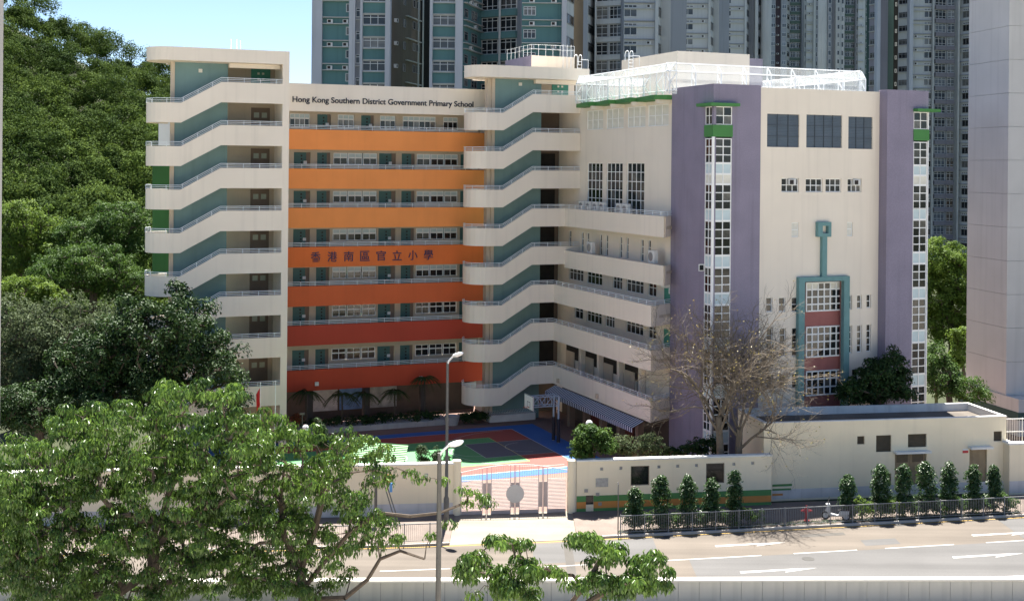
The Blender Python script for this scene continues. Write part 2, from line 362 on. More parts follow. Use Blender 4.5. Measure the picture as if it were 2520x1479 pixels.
def stair_tower(aL, aK, aJ, ends, b0, zroof, roof_end, teal_rng, r=1.8):
    """zigzag stair: parapets with a rounded landing on the left, sloping flight, level gallery on the right"""
    cL = (aL, b0+r)
    for k, Rl in enumerate(RZ):
        e = ends[k]
        zt, zb = Rl-.34, Rl-1.9; lt, lb = zt-1.68, zb-1.63
        back = list(reversed(half(*cL, r)))           # from the rear round to the front
        path = back+[(aK, b0), (aJ, b0)]+e
        z0 = [lb]*len(back)+[lb, zb]+[zb]*len(e); z1 = [lt]*len(back)+[lt, zt]+[zt]*len(e)
        add('stair_parapet', MB().ribbon(path, z0, z1, .16), cream)
        rp = back[3:]+[(aK, b0+.08), (aJ, b0+.08)]+[(x, y+.08) if y > b0-.1 else (x+.08, y) for x, y in e]
        rz = [lt+.34]*(len(back)-3)+[lt+.34, Rl]+[Rl]*len(e)
        rails([(x, y) for x, y in rp], rz)
        # treads and landing slab
        o = MB().prism(half(*cL, r-.1), lb+.25, lb+.42)
        o.slab([(aL, lb+.25), (aK, lb+.25), (aJ, zb+.3), (ends[k][0][0]-.3 if len(e) == 1 else aJ+1.5, zb+.3), (ends[k][0][0]-.3 if len(e) == 1 else aJ+1.5, zb+.5), (aJ, zb+.5), (aK, lb+.42), (aL, lb+.42)], b0+.15, b0+1.78)
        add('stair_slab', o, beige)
    t0, t1 = teal_rng
    box('spine_wall', teal, t0, t1, b0+1.8, b0+2.05, 0, zroof+.02)
    box('end_pier', beige, t0-.28, t0-.003, b0+1.7, b0+2.2, 0, zroof+.02)
    o = MB().prism([(roof_end, b0), (roof_end, b0+5)]+[(aL, b0+5)]+[(x, y) for x, y in reversed(half(aL, b0+r, r+.02))][0:0]+list(reversed([(x, y) for x, y in half(aL, b0+r, r+.02)])), zroof, zroof+1.02)
    add('roof_slab', o, cream)
# left tower
stair_tower(-8.83, -8.25, -5.25, [[(-.52, 0)]]*8, 0., 29.95, 0., (pb(428, 400, 1.8)[0], pb(559, 400, 1.8)[0]))
box('corner_pier', cream, -.52, -.002, -.004, .55, 0, 30.975)
box('tower_side_wall', cream, -.3, -.004, .55, 6.5, 0, 29.95)
lobb = 4.3
for k, Rl in enumerate(RZ):
    z = Rl-1.1
    box('gallery_floor', beige, -5.0, -.3, .16, lobb, z-.2, z)
tl = pb(559, 400, 1.8)[0]
box('lobby_wall', beige, tl, -.3, lobb, lobb+.2, 0, 29.95)
box('roof_beam', cream, tl, -.52, 1.0, 1.5, 29.62, 29.949)
def lobby(k, a0, a1, b, dark=brown):
    z = RZ[k]-1.1
    d = box('doorway', dark, a0, a1, b-.05, b-.002, z, z+2.35)
    for q in (.28, .70):
        c = a0+(a1-a0)*q; link('pane', unit(mat('daylit_pane', (.34, .38, .30), .3, .1)), d, (c, b-.065, z+1.75), 0, (.42, .03, .42))
for k in range(7):
    lobby(k, pb(616, 500, lobb)[0], pb(662, 500, lobb)[0], lobb)
def roofdoor(a0, a1, b):
    z = RZ[7]-1.1; d = box('roof_door', doorg, a0, a1, b-.06, b-.002, z, z+2.25)
    o = MB()
    for c in (.38, .62):
        for q in (.75, 1.2, 1.65): x = a0+(a1-a0)*c; o.box(x-.09, x+.09, b-.075, b-.058, z+q-.07+.15, z+q+.1+.15)
    o.build('porthole_row', pale, d)['kind'] = 'stuff'
roofdoor(pb(618, 180, lobb)[0], pb(665, 180, lobb)[0], lobb)
for (u, v) in ((493, 175),): a, z = pb(u, v, 1.8); box('wall_lamp', pale, a-.14, a+.14, 1.68, 1.797, z-.14, z+.14)
# rear wall of the left tower: green stair back and white panel seen under the landings
gb = 7.5; GP = mat('dark_green_paint', (.035, .12, .035), .7, .08, 1, streak=.15)
for q0, q1, m in ((408, 448, GP), (515, 555, GP), (622, 660, GP), (305, 345, mat('bright_white_panel', (.72, .75, .78), .6, .04))):
    a0, z1 = pb(376 if m is GP else 391, q0-14, gb); a1, z0 = pb(424, q1+14, gb)
    box('rear_wall_panel', m, a0, a1+.3, gb, gb+.2, z0, z1)
for (u, v, w_) in ((583, 105, .03), (569, 104, .03), (592, 108, .025)):
    a, z = pb(u, v, 3); MB().tube([(a, 3, 30.9), (a, 3, z+.25)], w_, 5).build('roof_aerial', white, S)

# classroom block
CB = 6.5; CW = 8.6; AR = 19.25
orange = [mat('band_red_low', (.50, .066, .026), .7, .05, .4, streak=.06), mat('band_red', (.42, .055, .028), .7, .05, .4, streak=.06), mat('band_russet', (.58, .115, .034), .7, .05, .4, streak=.06),
          mat('band_deep_orange', (.68, .155, .034), .7, .05, .4, streak=.06)]+[mat('band_orange', (.78, .275, .075), .7, .05, .4, streak=.06)]*3
box('roof_parapet', cream, .002, 19.6, CB, CB+.25, 26.62, 28.95)
box('roof_deck', concrete, 0, 19.6, CB+.25, 16, 27.3, 27.6)
for k in range(7):
    Rl = RZ[k]; zb = Rl-2.05 if k else 3.07
    box('balcony_band', orange[k], .002, AR, CB, CB+.2, zb, Rl-.36)
    rails([(.05, CB+.1), (AR-1.0, CB+.1)], [Rl, Rl], post=1.22)
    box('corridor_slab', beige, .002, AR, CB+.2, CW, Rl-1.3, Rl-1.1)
def ca(x): return pb(*v2(x, 350), CW)[0]
doors = [(187, 310), (357, 455), (812, 937), (978, 1075), (1410, 1500)]; wins = [(475, 800), (1088, 1393)]
def ca1(x): return pb(*v1(x, 880), CW)[0]
notice = mat('white_notice', (.72, .72, .70), .6, .03)
def door(a0, a1, z, b, m=doorm, nt=True):
    leaf = a0+(a1-a0)*.74
    d = box('door', m, a0, leaf, b+.05, b+.10, z, z+2.12)
    o = MB(); x = a0+(leaf-a0)*(.62 if nt else .6)
    for q in (1.0, 1.28, 1.56, 1.84): o.box(x-.07, x+.07, b+.035, b+.052, z+q-.07, z+q+.07)
    o.build('vision_panel', darkin, d)['kind'] = 'stuff'
    if nt: MB().box(x+.18, x+.46, b+.03, b+.051, z+1.15, z+1.4).build('notice', notice, d)
    box('door_reveal', brown, leaf, a1, b+.12, b+.14, z, z+2.12)
for k in range(7):
    z = RZ[k]-1.1; zc = (RZ[k+1]-1.3 if k < 6 else 27.3)
    if k < 6:
        D = [(ca(p), ca(q)) for p, q in doors]; WN = [(ca(p), ca(q)) for p, q in wins]; zw0, zwm, zw1 = z+1.12, z+1.72, z+2.12
        holes = [(p, q, z, z+2.14) for p, q in D]+[(p, q, zw0, zw1) for p, q in WN]
        for i, (p, q) in enumerate(D): door(p+.02, min(q, AR)-.02, z+.002, CW, nt=i != 1 and i != 3)
        for p, q in WN:
            for s in range(3):
                L = (q-p)/3; x0, x1 = p+s*L+.04, p+(s+1)*L-.04
                window('b', CW, x0, x1, zw0, zwm, 2, 1, pm=gl2 if (k+s) % 3 == 0 and k > 2 else gl, inset=.1)
                window('b', CW, x0, x1, zwm, zw1, 2, 1, pm=gl if k < 2 else frost, inset=.1, single=True, name='transom')
    else:
        D = [(ca1(248), ca1(350)), (ca1(570), ca1(665))]; WN = [(ca1(45), ca1(195), 4), (ca1(398), ca1(520), 3), (ca1(708), ca1(825), 3), (ca1(875), ca1(1120), 6), (ca1(1172), ca1(1282), 3)]
        zw0, zwm, zw1 = z+.95, z+1.75, z+2.15
        holes = [(p, q, z, z+2.14) for p, q in D]+[(p, q, zw0, zw1) for p, q, c in WN]
        for p, q in D: door(p+.02, q-.02, z+.002, CW)
        for p, q, c in WN:
            window('b', CW, p+.03, q-.03, zw0, zwm, c, 1, pm=gl2, inset=.1); window('b', CW, p+.03, q-.03, zwm, zw1, c, 1, pm=frost, inset=.1, single=True, name='transom')
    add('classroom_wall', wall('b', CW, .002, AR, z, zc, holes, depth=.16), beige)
    box('ceiling', beige, .002, AR, CB+.2, CW, zc-.05 if k == 6 else zc-.003, zc+.02 if k == 6 else zc)
box('ground_floor_wall', mat('shade_darkened_brown', (.075, .06, .05), .7, .15, 1), .002, AR, 9.6, 9.9, 0, 3.9)  # brown darkened so the colour itself carries the shade under the block
for u0, u1, m in ((752, 830, mat('mural_pale', (.35, .36, .36), .6, .25, 2)), (835, 905, mat('mural_blue', (.10, .19, .36), .6, .3, 2)), (910, 975, mat('mural_grey', (.25, .27, .26), .6, .3, 2))):
    box('mural_board', m, pb(u0, 1000, 9.6)[0], pb(u1, 1000, 9.6)[0], 9.5, 9.597, .7, 2.6)
for u in (762, 900, 1040): a = pb(u, 1000, 7.2)[0]; box('ground_column', MATS['shade_darkened_brown'], a-.25, a+.25, 7.0, 7.5, 0, 3.9)
for u, v in ((779, 944), (1035, 930)): a, z = pb(u, v, CB); box('wall_lamp', pale, a-.16, a+.16, CB-.16, CB-.003, z-.16, z+.16)
# raised lettering
def letters(txt, size, loc, width, m, name, bold=.0, squash=None):
    c = bpy.data.curves.new(name, 'FONT'); c.body = txt; c.size = size; c.extrude = .03; c.offset = bold
    o = bpy.data.objects.new(name, c); COL.objects.link(o)
    bpy.context.view_layer.update()
    dg = bpy.context.evaluated_depsgraph_get(); me = bpy.data.meshes.new_from_object(o.evaluated_get(dg)); bpy.data.objects.remove(o)
    n = len(me.vertices); co = np.empty(n*3); me.vertices.foreach_get('co', co); co = co.reshape(-1, 3)
    mn, mx = co.min(0), co.max(0); sx = width/(mx[0]-mn[0]); sy = sx if squash is None else squash/(mx[1]-mn[1])
    out = np.stack([(co[:, 0]-mn[0])*sx, -co[:, 2], (co[:, 1]-(0 if squash is None else mn[1]))*sy], 1); me.vertices.foreach_set('co', out.ravel()); me.update()
    me.materials.clear(); me.materials.append(m); p = bpy.data.objects.new(name, me); COL.objects.link(p); p.parent = S; p.location = loc; return p
ink = mat('dark_navy_lettering', (.02, .022, .035), .5, .05); ink2 = mat('purple_lettering', (.04, .028, .075), .5, .05)
letters('Hong Kong Southern District Government Primary School', 1, (1.62, CB-.035, 27.37), 16.15, ink, 'school_name_lettering', bold=.014)
ch = '香港南區官立小學'; c0 = pb(*v2(315, 500), CB)[0]; c1 = pb(*v2(1145, 490), CB)[0]
for i, q in enumerate(ch): letters(q, 1, (c0+(c1-c0)*i/7, CB-.035, 13.92), .84, ink2, 'name_character', bold=.004, squash=.86)

# right stair tower and its galleries
SB = 2.0
G3 = [(23.75, SB)]; cor = lambda a: [(a, SB), (a, -15.7), (26.0, -14.55)]
ends2 = [cor(23.75), cor(23.75), cor(23.75), [(26.18, SB)], cor(24.75), [(26.18, SB)], [(26.18, SB)], [(26.18, SB)]]
stair_tower(17.85, 18.9, 21.65, ends2, SB, 29.76, 27.0, (pb(1216, 400, SB+1.8)[0], pb(1331, 400, SB+1.8)[0]))
tl2 = pb(1331, 400, SB+1.8)[0]; tl0 = pb(1216, 400, SB+1.8)[0]
box('end_pier', beige, tl0-.62, tl0-.29, SB+1.9, SB+2.6, 0, 29.76)
box('block_end_wall', cream, 19.3, 19.6, CB-.01, CB+3, 0, 28.93)
LB = 6.6
for k, Rl in enumerate(RZ):
    z = Rl-1.1; box('gallery_floor', beige, tl2-.3, 26.19, SB+.17, LB, z-.2, z)
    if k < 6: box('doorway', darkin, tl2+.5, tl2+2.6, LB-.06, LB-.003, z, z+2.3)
box('lobby_wall', brown, tl2, 26.19, LB, LB+.2, 0, 27.0); box('lobby_wall', beige, tl2, 27.0, LB, LB+.2, 27.003, 29.76)
box('roof_beam', cream, tl2-.8, 26.9, SB+1.2, SB+1.7, 29.42, 29.758)
roofdoor(pb(1358, 215, LB)[0], pb(1398, 215, LB)[0], LB)
a, z = pb(1280, 208, SB+1.8); box('wall_lamp', pale, a-.14, a+.14, SB+1.68, SB+1.797, z-.14, z+.14)

# hall block: left flank
WA = 26.2
tall = [((pa(*v3(p, 1000), WA)[0]), (pa(*v3(q, 1000), WA)[0])) for p, q in ((1070, 958), (1218, 1098), (1377, 1247))]
tall = [(min(p), max(p)) for p in tall]
hl = [(p, q, 18.0, 22.5) for p, q in tall]
cl = []
for p, q in ((958, 1075), (1100, 1225), (1255, 1385), (1405, 1555)):
    b1, b0 = pa(*v3(p, 600), WA)[0], pa(*v3(q, 600), WA)[0]; cl.append((b0, b1))
hc = [(p, q, 25.35, 27.0) for p, q in cl]
# gallery windows in the flank, floor by floor
def fb(x, y): return pa(*v4(x, y), WA)[0]
low = []
for k, spans in ((2, ((822, 928, 4), (953, 1066, 4), (1143, 1213, 3), (1243, 1370, 4), (1402, 1465, 2))), (1, ((863, 925, 2), (950, 1062, 4), (1088, 1157, 3), (1240, 1368, 4), (1402, 1462, 2)))):
    for x0, x1, c in spans:
        y = 600 if k == 2 else 900; b1, b0 = fb(x0, y), fb(x1, y); low.append((b0, b1, RZ[k]-1.1+.95, RZ[k]-1.1+2.3, c, 2))
for x0, x1 in ((822, 840), (912, 930), (953, 971), (1047, 1065), (1092, 1110), (1195, 1213), (1242, 1260), (1350, 1371), (1402, 1424)):
    low.append((fb(x1, 290), fb(x0, 290), 15.55-1.1+.25, 15.55-1.1+2.0, 1, 3))
wd = [(b0, b1, 4.1, 6.2) for b0, b1 in [(fb(x1, 1150), fb(x0, 1150)) for x0, x1 in ((895, 925), (1035, 1062), (1180, 1210), (1320, 1368))]]
add('hall_flank_wall', wall('a', WA, -14.5, 6.6, 0, 27.62, hl+hc+[h[:4] for h in low]+wd), cream)
for p, q in tall: window('a', WA, p, q, 18.0, 22.5, 4, 6)
for i, (p, q) in enumerate(cl): window('a', WA, p, q, 25.35, 27.0, 3, 2, pm=pale, inset=.06)
for b0, b1, z0, z1, c, r in low: window('a', WA, b0, b1, z0, z1, c, r, single=c > 1, pm=gl)
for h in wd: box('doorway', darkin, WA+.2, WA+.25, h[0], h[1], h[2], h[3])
for k, aO in ((0, 23.75), (1, 23.75), (2, 23.75), (4, 24.75)):
    z = RZ[k]-1.1; add('gallery_floor', MB().prism([(aO+.15, -15.6), (26.19, -14.5), (26.19, SB+.1), (aO+.15, SB+.1)], z-.22, z), beige)
# ledge with outdoor air conditioners
add('ledge_parapet', MB().ribbon([(24.75, SB), (24.75, -15.7), (26.0, -14.55)], 13.35, 14.85, .15), cream)
add('ledge_slab', MB().prism([(24.9, -15.55), (26.19, -14.5), (26.19, SB), (24.9, SB)], 14.2, 14.4), beige)
def ac_out(b, z, a=25.3, s=1.):
    o = box('outdoor_air_conditioner', acm, a-.16, a+.16, b-.42*s, b+.42*s, z, z+.85*s, bevel=.02)
    MB().tube([(a-.162, b+.08, z+.43*s), (a-.175, b+.08, z+.43*s)], .3*s, 14).build('fan_grille', steel, o)
for x, y in ((985, 310), (1440, 370)):
    b = pa(*v4(x, y), 25.3)[0]; ac_out(b, 14.85, s=1.15)
for x in (925, 975, 1025, 1075, 1200, 1245):
    b = pa(*v3(x, 1250), 25.3)[0]; ac_out(b, 18.3, s=1.1)
# doors, water tank and pipes at the near end
for k in (1, 2): box('end_door', doorg, WA-.05, WA-.003, -14.2, -13.3, RZ[k]-1.1, RZ[k]+.9)
MB().tube([(26.1, -14.2, 12.6), (26.1, -14.2, 14.3)], .05, 6).build('waste_pipe', white, S)
box('cistern', white, 25.7, 26.17, -14.35, -13.6, 13.05, 13.4)
# first floor: columns and dark classrooms
for x in (940, 1072, 1220, 1380): b = fb(x, 1150); box('gallery_column', cream, 25.75, 26.15, b-.22, b+.22, RZ[0]-1.1, RZ[1]-1.9)
for x in (850, 990, 1130, 1290):
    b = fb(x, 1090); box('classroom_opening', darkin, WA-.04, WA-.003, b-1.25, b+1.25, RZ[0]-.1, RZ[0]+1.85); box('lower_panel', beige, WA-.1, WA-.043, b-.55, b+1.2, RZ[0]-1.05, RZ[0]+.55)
# ground floor columns and wall
for x, y in ((800, 1400), (925, 1440), (1050, 1479)): pass
for b in (-.5, -3.6, -6.7, -9.8, -12.9): box('ground_column', brown, 24.1, 24.6, b-.25, b+.25, 0, 3.3)
box('ground_floor_wall', MATS['shade_darkened_brown'], 26.0, 26.19, -14.4, 5, 0, 3.8)
for b in (-2, -8.2): box('red_service_door', mat('dull_red_door', (.20, .05, .04), .6, .1), 25.93, 25.997, b-.8, b+.8, 0, 2.2)
# striped awning
am = bpy.data.materials.new('striped_awning'); am.use_nodes = True
_n = am.node_tree.nodes; _l = am.node_tree.links; _tc = _n.new('ShaderNodeTexCoord'); _sp = _n.new('ShaderNodeSeparateXYZ'); _l.new(_tc.outputs['Object'], _sp.inputs[0])
_m = _n.new('ShaderNodeMath'); _m.operation = 'MULTIPLY'; _m.inputs[1].default_value = 1/.34; _l.new(_sp.outputs[1], _m.inputs[0])
_f = _n.new('ShaderNodeMath'); _f.operation = 'FRACT'; _l.new(_m.outputs[0], _f.inputs[0]); _g = _n.new('ShaderNodeMath'); _g.operation = 'GREATER_THAN'; _g.inputs[1].default_value = .62; _l.new(_f.outputs[0], _g.inputs[0])
_x = _n.new('ShaderNodeMix'); _x.data_type = 'RGBA'; _x.inputs[6].default_value = (.035, .05, .10, 1); _x.inputs[7].default_value = (.5, .53, .58, 1); _l.new(_g.outputs[0], _x.inputs[0]); _l.new(_x.outputs[2], _n['Principled BSDF'].inputs['Base Color']); _n['Principled BSDF'].inputs['Roughness'].default_value = .8
o = MB()
for s in range(10):
    y1 = 1.4-s*1.62; y0 = y1-1.6
    o.quad((23.7, y0, 3.22), (22.75, y0, 2.78), (22.75, y1, 2.78), (23.7, y1, 3.22)); o.quad((22.75, y0, 2.78), (22.75, y0, 2.45), (22.75, y1, 2.45), (22.75, y1, 2.78))
aw = add('striped_awning', o, am); aw.modifiers.new('thickness', 'SOLIDIFY').thickness = .02
for x, y in ((750, 1260), (1035, 1365)): b = pa(*v4(x, y), 23.75)[0]; box('wall_lamp', beige, 23.58, 23.747, b-.17, b+.17, 3.55, 3.9)

# purple corner tower with the corner window strip
PB = -20.5; PA = 26.0; ZT = 28.12; FA = 29.94
bw = pa(1733, 600, PA)[0]; aw1 = pb(1799, 600, PB)[0]
rowz = []
def zz(y, first=True): return pb(*((v3 if first else v4)(1955, y)), PB)[1]
for y0, y1, kind in ((785, 842, 'd'), (842, 906, 'd'), (906, 968, 'd'), (968, 1047, 'l'), (1047, 1122, 'w'), (1122, 1183, 'd'), (1183, 1245, 'd'), (1245, 1308, 'd')):
    rowz.append((zz(y1), zz(y0), kind))
for y0, y1, kind in ((33, 120, 'l'), (120, 183, 'd'), (183, 246, 'd'), (246, 311, 'd'), (311, 374, 'd'), (374, 462, 'l'), (462, 524, 'd'), (524, 588, 'd'), (588, 650, 'd'), (650, 735, 'l')):
    rowz.append((zz(y1, False), zz(y0, False), kind))
z = rowz[-1][0]
while z > 2.2:
    for kind, h in (('d', .6), ('d', .6), ('d', .6), ('d', .6), ('l', .9)):
        if z-h < 1.0: break
        rowz.append((z-h, z, kind)); z -= h
    else: continue
    break
zs0 = min(r[0] for r in rowz); zg1, zg0 = zz(688), zz(775); zh1, zh0 = zz(553), zg1
add('purple_tower_wall', wall('a', PA, PB+.0, -14.5, 0, ZT, [(PB-.001, bw, zs0, zh1)]), purple)
add('purple_tower_wall', wall('b', PB, PA, FA, 0, ZT, [(PA-.001, aw1, zs0, zh1)]), purple)
box('parapet_cap', purple, PA+.004, FA, PB+.004, PB+.3, ZT-.6, ZT-.004)
box('parapet_cap', cream, FA+.003, 40.49, PB+.08, PB+.36, 27.3, 27.976)
box('parapet_cap', purple, PA+.004, PA+.3, PB+.3, -14.5, ZT-.6, ZT-.004)
def strip_win(plane, p, u0, u1, cols=2, inset=.05):
    window(plane, p, u0, u1, zh0+.02, zh1, cols, 2, inset=inset)
    k = 0
    while k < len(rowz):
        j = k
        while j+1 < len(rowz) and rowz[j+1][2] == rowz[k][2]: j += 1
        kind = rowz[k][2]
        window(plane, p, u0, u1, rowz[j][0], rowz[k][1], cols, j-k+1, pm=gl if kind == 'd' else (frost if kind == 'l' else pale), inset=inset, single=kind != 'd', fw=.07); k = j+1
sb_, sz_ = pa(1733, 650, PA); os_ = MB().box(PA-.46, PA-.40, bw-.05, bw-.02, sz_-.5, sz_).box(PA-.06, PA, bw-.05, bw-.02, sz_-.5, sz_).box(PA-.40, PA-.06, bw-.05, bw-.02, sz_-.06, sz_).box(PA-.40, PA-.06, bw-.05, bw-.02, sz_-.5, sz_-.44).build('open_sash', white, S); link('pane', unit(gl), os_, (PA-.23, bw-.035, sz_-.25), 0, (.34, .01, .38))
strip_win('a', PA, PB+.12, bw); strip_win('b', PB, PA+.14, aw1)
add('green_spandrel', MB().box(PA-.06, aw1+.03, PB-.06, bw+.06, zg0, zg1), green)
add('green_hood', MB().prism([(PA-.5, PB-.5), (aw1+.35, PB-.5), (aw1+.35, PB+.02), (PA+.02, PB+.02), (PA+.02, bw+.45), (PA-.5, bw+.45)], zh1+.02, zh1+.24), green)
MB().tube([(PA-.02, PB-.02, zs0-1), (PA-.02, PB-.02, zg0)], .11, 8).build('corner_downpipe', white, S)
# cream front
FBp = PB+.06; HB = []
def fq(x0, y0, x1, y1, hi=True, p=FBp):
    vv = v5 if hi else v6; a0, z1 = pb(*vv(x0, y0), p); a1, z0 = pb(*vv(x1, y1), p); return (a0, a1, z0, z1)
pan = [(fq(430, 836, 664, 1083), 3, 3), (fq(718, 842, 978, 1088), 4, 3), (fq(1026, 856, 1202, 1096), 3, 3)]
sm = [(fq(535, 1308, 662, 1410), 3, 2), (fq(713, 1312, 836, 1410), 3, 2), (fq(858, 1312, 973, 1410), 3, 2), (fq(1020, 1312, 1121, 1410), 3, 2)]
bl = [(fq(609, 247, 661, 353, False), 1, 2), (fq(1016, 244, 1056, 346, False), 1, 2)]
sl = [(fq(x, y, x2, y2, False), 1, 2) for x, y, x2, y2 in ((423, 797, 468, 902), (516, 797, 563, 901), (610, 796, 657, 900), (1029, 782, 1052, 882), (1089, 779, 1123, 877), (1158, 775, 1191, 872))]
sl += [(fq(x, y, x2, y2, False), 1, 4) for x, y, x2, y2 in ((427, 1024, 470, 1230), (522, 1022, 565, 1228), (612, 1020, 658, 1226), (1030, 1002, 1052, 1204), (1089, 1000, 1123, 1197), (1158, 993, 1191, 1192))]
sl += [(fq(x, y, x2, y2, False), 1, 2) for x, y, x2, y2 in ((427, 1362, 470, 1466), (522, 1360, 565, 1464), (612, 1358, 658, 1462), (1052, 1322, 1100, 1420))]
core = fq(706, 683, 978, 1500, False); core = (core[0], core[1], 1.0, core[3])
holes = [q[0] for q in pan+sm+bl+sl]+[core]
AE = 40.5
add('front_wall', wall('b', FBp, FA+.004, AE, 0, 27.98, holes, depth=.25), cream)
for q, c, r in pan:
    p = MB().box(q[0]+.01, q[1]-.01, FBp+.12, FBp+.16, q[2]+.01, q[3]-.01).build('louvre_panel', louv, S)
    o = MB(); n = 21
    for k in range(n):
        zc = q[2]+(q[3]-q[2])*(k+.5)/n; o.quad((q[0], FBp+.08, zc-.05), (q[1], FBp+.08, zc-.05), (q[1], FBp+.13, zc+.03), (q[0], FBp+.13, zc+.03))
    o.build('louvre_blades', louv, p, )['kind'] = 'stuff'
    o = MB()
    for k in range(1, c): x = q[0]+(q[1]-q[0])*k/c; o.box(x-.02, x+.02, FBp+.05, FBp+.11, q[2], q[3])
    for k in range(1, r): x = q[2]+(q[3]-q[2])*k/r; o.box(q[0], q[1], FBp+.055, FBp+.105, x-.02, x+.02)
    o.build('louvre_frame', mat('louvre_frame_grey', (.07, .085, .10), .5, .05), p)
for i, (q, c, r) in enumerate(sm):
    window('b', FBp, *q, c, r, inset=.15)
    if i in (0, 3): a0 = q[0]+(q[1]-q[0])*.38; x = box('window_air_conditioner', acm, a0, a0+.62, FBp-.12, FBp+.1, q[2]+.5, q[3]-.06, bevel=.02); MB().box(a0+.06, a0+.4, FBp-.125, FBp-.118, q[2]+.56, q[3]-.12).build('grille', darkin, x)
for q, c, r in bl: window('b', FBp, *q, c, r, pm=pale, inset=.1)
for q, c, r in sl: window('b', FBp, *q, c, r, inset=.15)
# recessed bay behind the teal frame
ca_, cb_, cz0, cz1 = core; RB = FBp+.45
box('red_bay_wall', brick_red, ca_-.02, cb_+.02, RB, RB+.2, cz0-.2, cz1+.05)
for (y0, y1, r) in ((686, 890, 4), (1010, 1222, 4), (1335, 1500, 3)):
    a0, z1 = pb(*v6(708, y0), RB); a1, z0 = pb(*v6(972, y1), RB)
    window('b', RB-.15, a0, a1, z0, z1, 6, r, inset=.06, fw=.1, alt=(lambda i, j, y0=y0: y0 == 686 and j == 3 and i not in (2, 3)), altm=pale)
box('bay_reveal', brick_red, cb_+.0, cb_+.05, FBp+.02, RB, cz0, cz1)
tm = mat('teal_trim', (.14, .27, .27), .7, .07, 1.5, streak=.12)
fo = fq(664, 650, 1029, 1500, False, FBp-.35); fi = fq(708, 683, 988, 1500, False, FBp-.35)
z_b = .6
o = MB(); y0, y1 = FBp-.35, FBp+.003
o.box(fo[0], fi[0], y0, y1, z_b, fo[3]); o.box(fi[1], fo[1], y0, y1, z_b, fo[3]); o.box(fi[0], fi[1], y0+.002, y1, fi[3], fo[3]-.003)
add('portal_frame', o, tm)
st = fq(836, 350, 868, 652, False, FBp-.3); box('portal_stem', tm, st[0], st[1], FBp-.3, FBp+.003, fo[3]-.002, st[3])
rg = fq(805, 244, 900, 352, False, FBp-.35); ri = fq(838, 272, 880, 326, False, FBp-.35)
o = MB().box(rg[0], ri[0], y0, y1, rg[2], rg[3]).box(ri[1], rg[1], y0, y1, rg[2], rg[3]).box(ri[0], ri[1], y0+.002, y1, rg[2]+.001, ri[2]).box(ri[0], ri[1], y0+.002, y1, ri[3], rg[3]-.001)
add('square_ring', o, tm)
# right purple block
QB = pa(2181, 600, AE)[0]; aQ1 = pb(2282, 600, QB)[0]; aw0 = pb(2246, 600, QB)[0]
add('purple_tower_wall', wall('b', QB, AE, aQ1, 0, ZT, [(aw0, aQ1-.06, zs0, zh1)]), purple)
add('purple_tower_wall', MB().quad((AE, QB, 0), (AE, QB, ZT), (AE, FBp+.1, ZT), (AE, FBp+.1, 0)), purple)
add('purple_tower_wall', MB().quad((aQ1, QB, 0), (aQ1, -3, 0), (aQ1, -3, ZT), (aQ1, QB, ZT)), purple)
box('parapet_cap', purple, AE+.004, aQ1-.004, QB+.004, QB+.3, ZT-.5, ZT-.004)
strip_win('b', QB, aw0, aQ1-.06); box('corner_mullion', white, aQ1-.06, aQ1+.03, QB-.03, QB+.1, zs0, zh1)
add('green_spandrel', MB().box(aw0-.03, aQ1+.06, QB-.06, QB+.3, zg0, zg1), green)
add('green_hood', MB().box(aw0-.05, aQ1+.75, QB-.5, QB+.3, zh1+.02, zh1+.24), green)
# solid mass behind (roof, dim interior)
box('roof_deck', concrete, WA+.35, aQ1-.01, FBp+.4, 6.5, 27.3, 27.66)
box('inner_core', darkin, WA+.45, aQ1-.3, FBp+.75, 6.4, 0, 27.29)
box('right_flank_wall', cream, aQ1-.28, aQ1-.02, -3, 6.5, 0, 27.9)
# green zigzag eave over the flank windows
bs = [pa(*v3(x, y), 25.0)[0] for x, y in ((850, 565), (990, 550), (1135, 530), (1290, 515), (1470, 490), (1575, 480))]
for i in range(5):
    b1, b0 = bs[i], bs[i+1]; b0 = max(b0, -14.45); n = MB()
    n.prism([(26.19, b0), (26.19, b1), (25.35, b1), (24.72, b0)] if i < 4 else [(26.19, b0), (26.19, b1), (24.72, b1), (25.6, b0)], 27.28, 27.62); add('green_eave', n, green)
    if i < 4: add('eave_bracket', MB().box(25.0, 26.19, b0-.02, b0+.28, 26.98, 27.279), cream)
# roof: ball cage, plant rooms, ladders
cage_m = mat('white_cage_steel', (.80, .82, .82), .4, .03)
net = bpy.data.materials.new('fine_netting'); net.use_nodes = True
_n = net.node_tree.nodes; _l = net.node_tree.links; _t = _n.new('ShaderNodeBsdfTransparent'); _d = _n.new('ShaderNodeBsdfDiffuse'); _tr = _n.new('ShaderNodeBsdfTranslucent'); _ad = _n.new('ShaderNodeMixShader'); _mx = _n.new('ShaderNodeMixShader')
_d.inputs[0].default_value = (.8, .84, .84, 1); _tr.inputs[0].default_value = (.8, .84, .84, 1); _ad.inputs[0].default_value = .5; _l.new(_d.outputs[0], _ad.inputs[1]); _l.new(_tr.outputs[0], _ad.inputs[2])
_mx.inputs[0].default_value = .26; _l.new(_t.outputs[0], _mx.inputs[1]); _l.new(_ad.outputs[0], _mx.inputs[2]); _l.new(_mx.outputs[0], _n['Material Output'].inputs[0])
k0, k1, kb0, kb1 = 25.35, 43.2, -15.3, 1.2
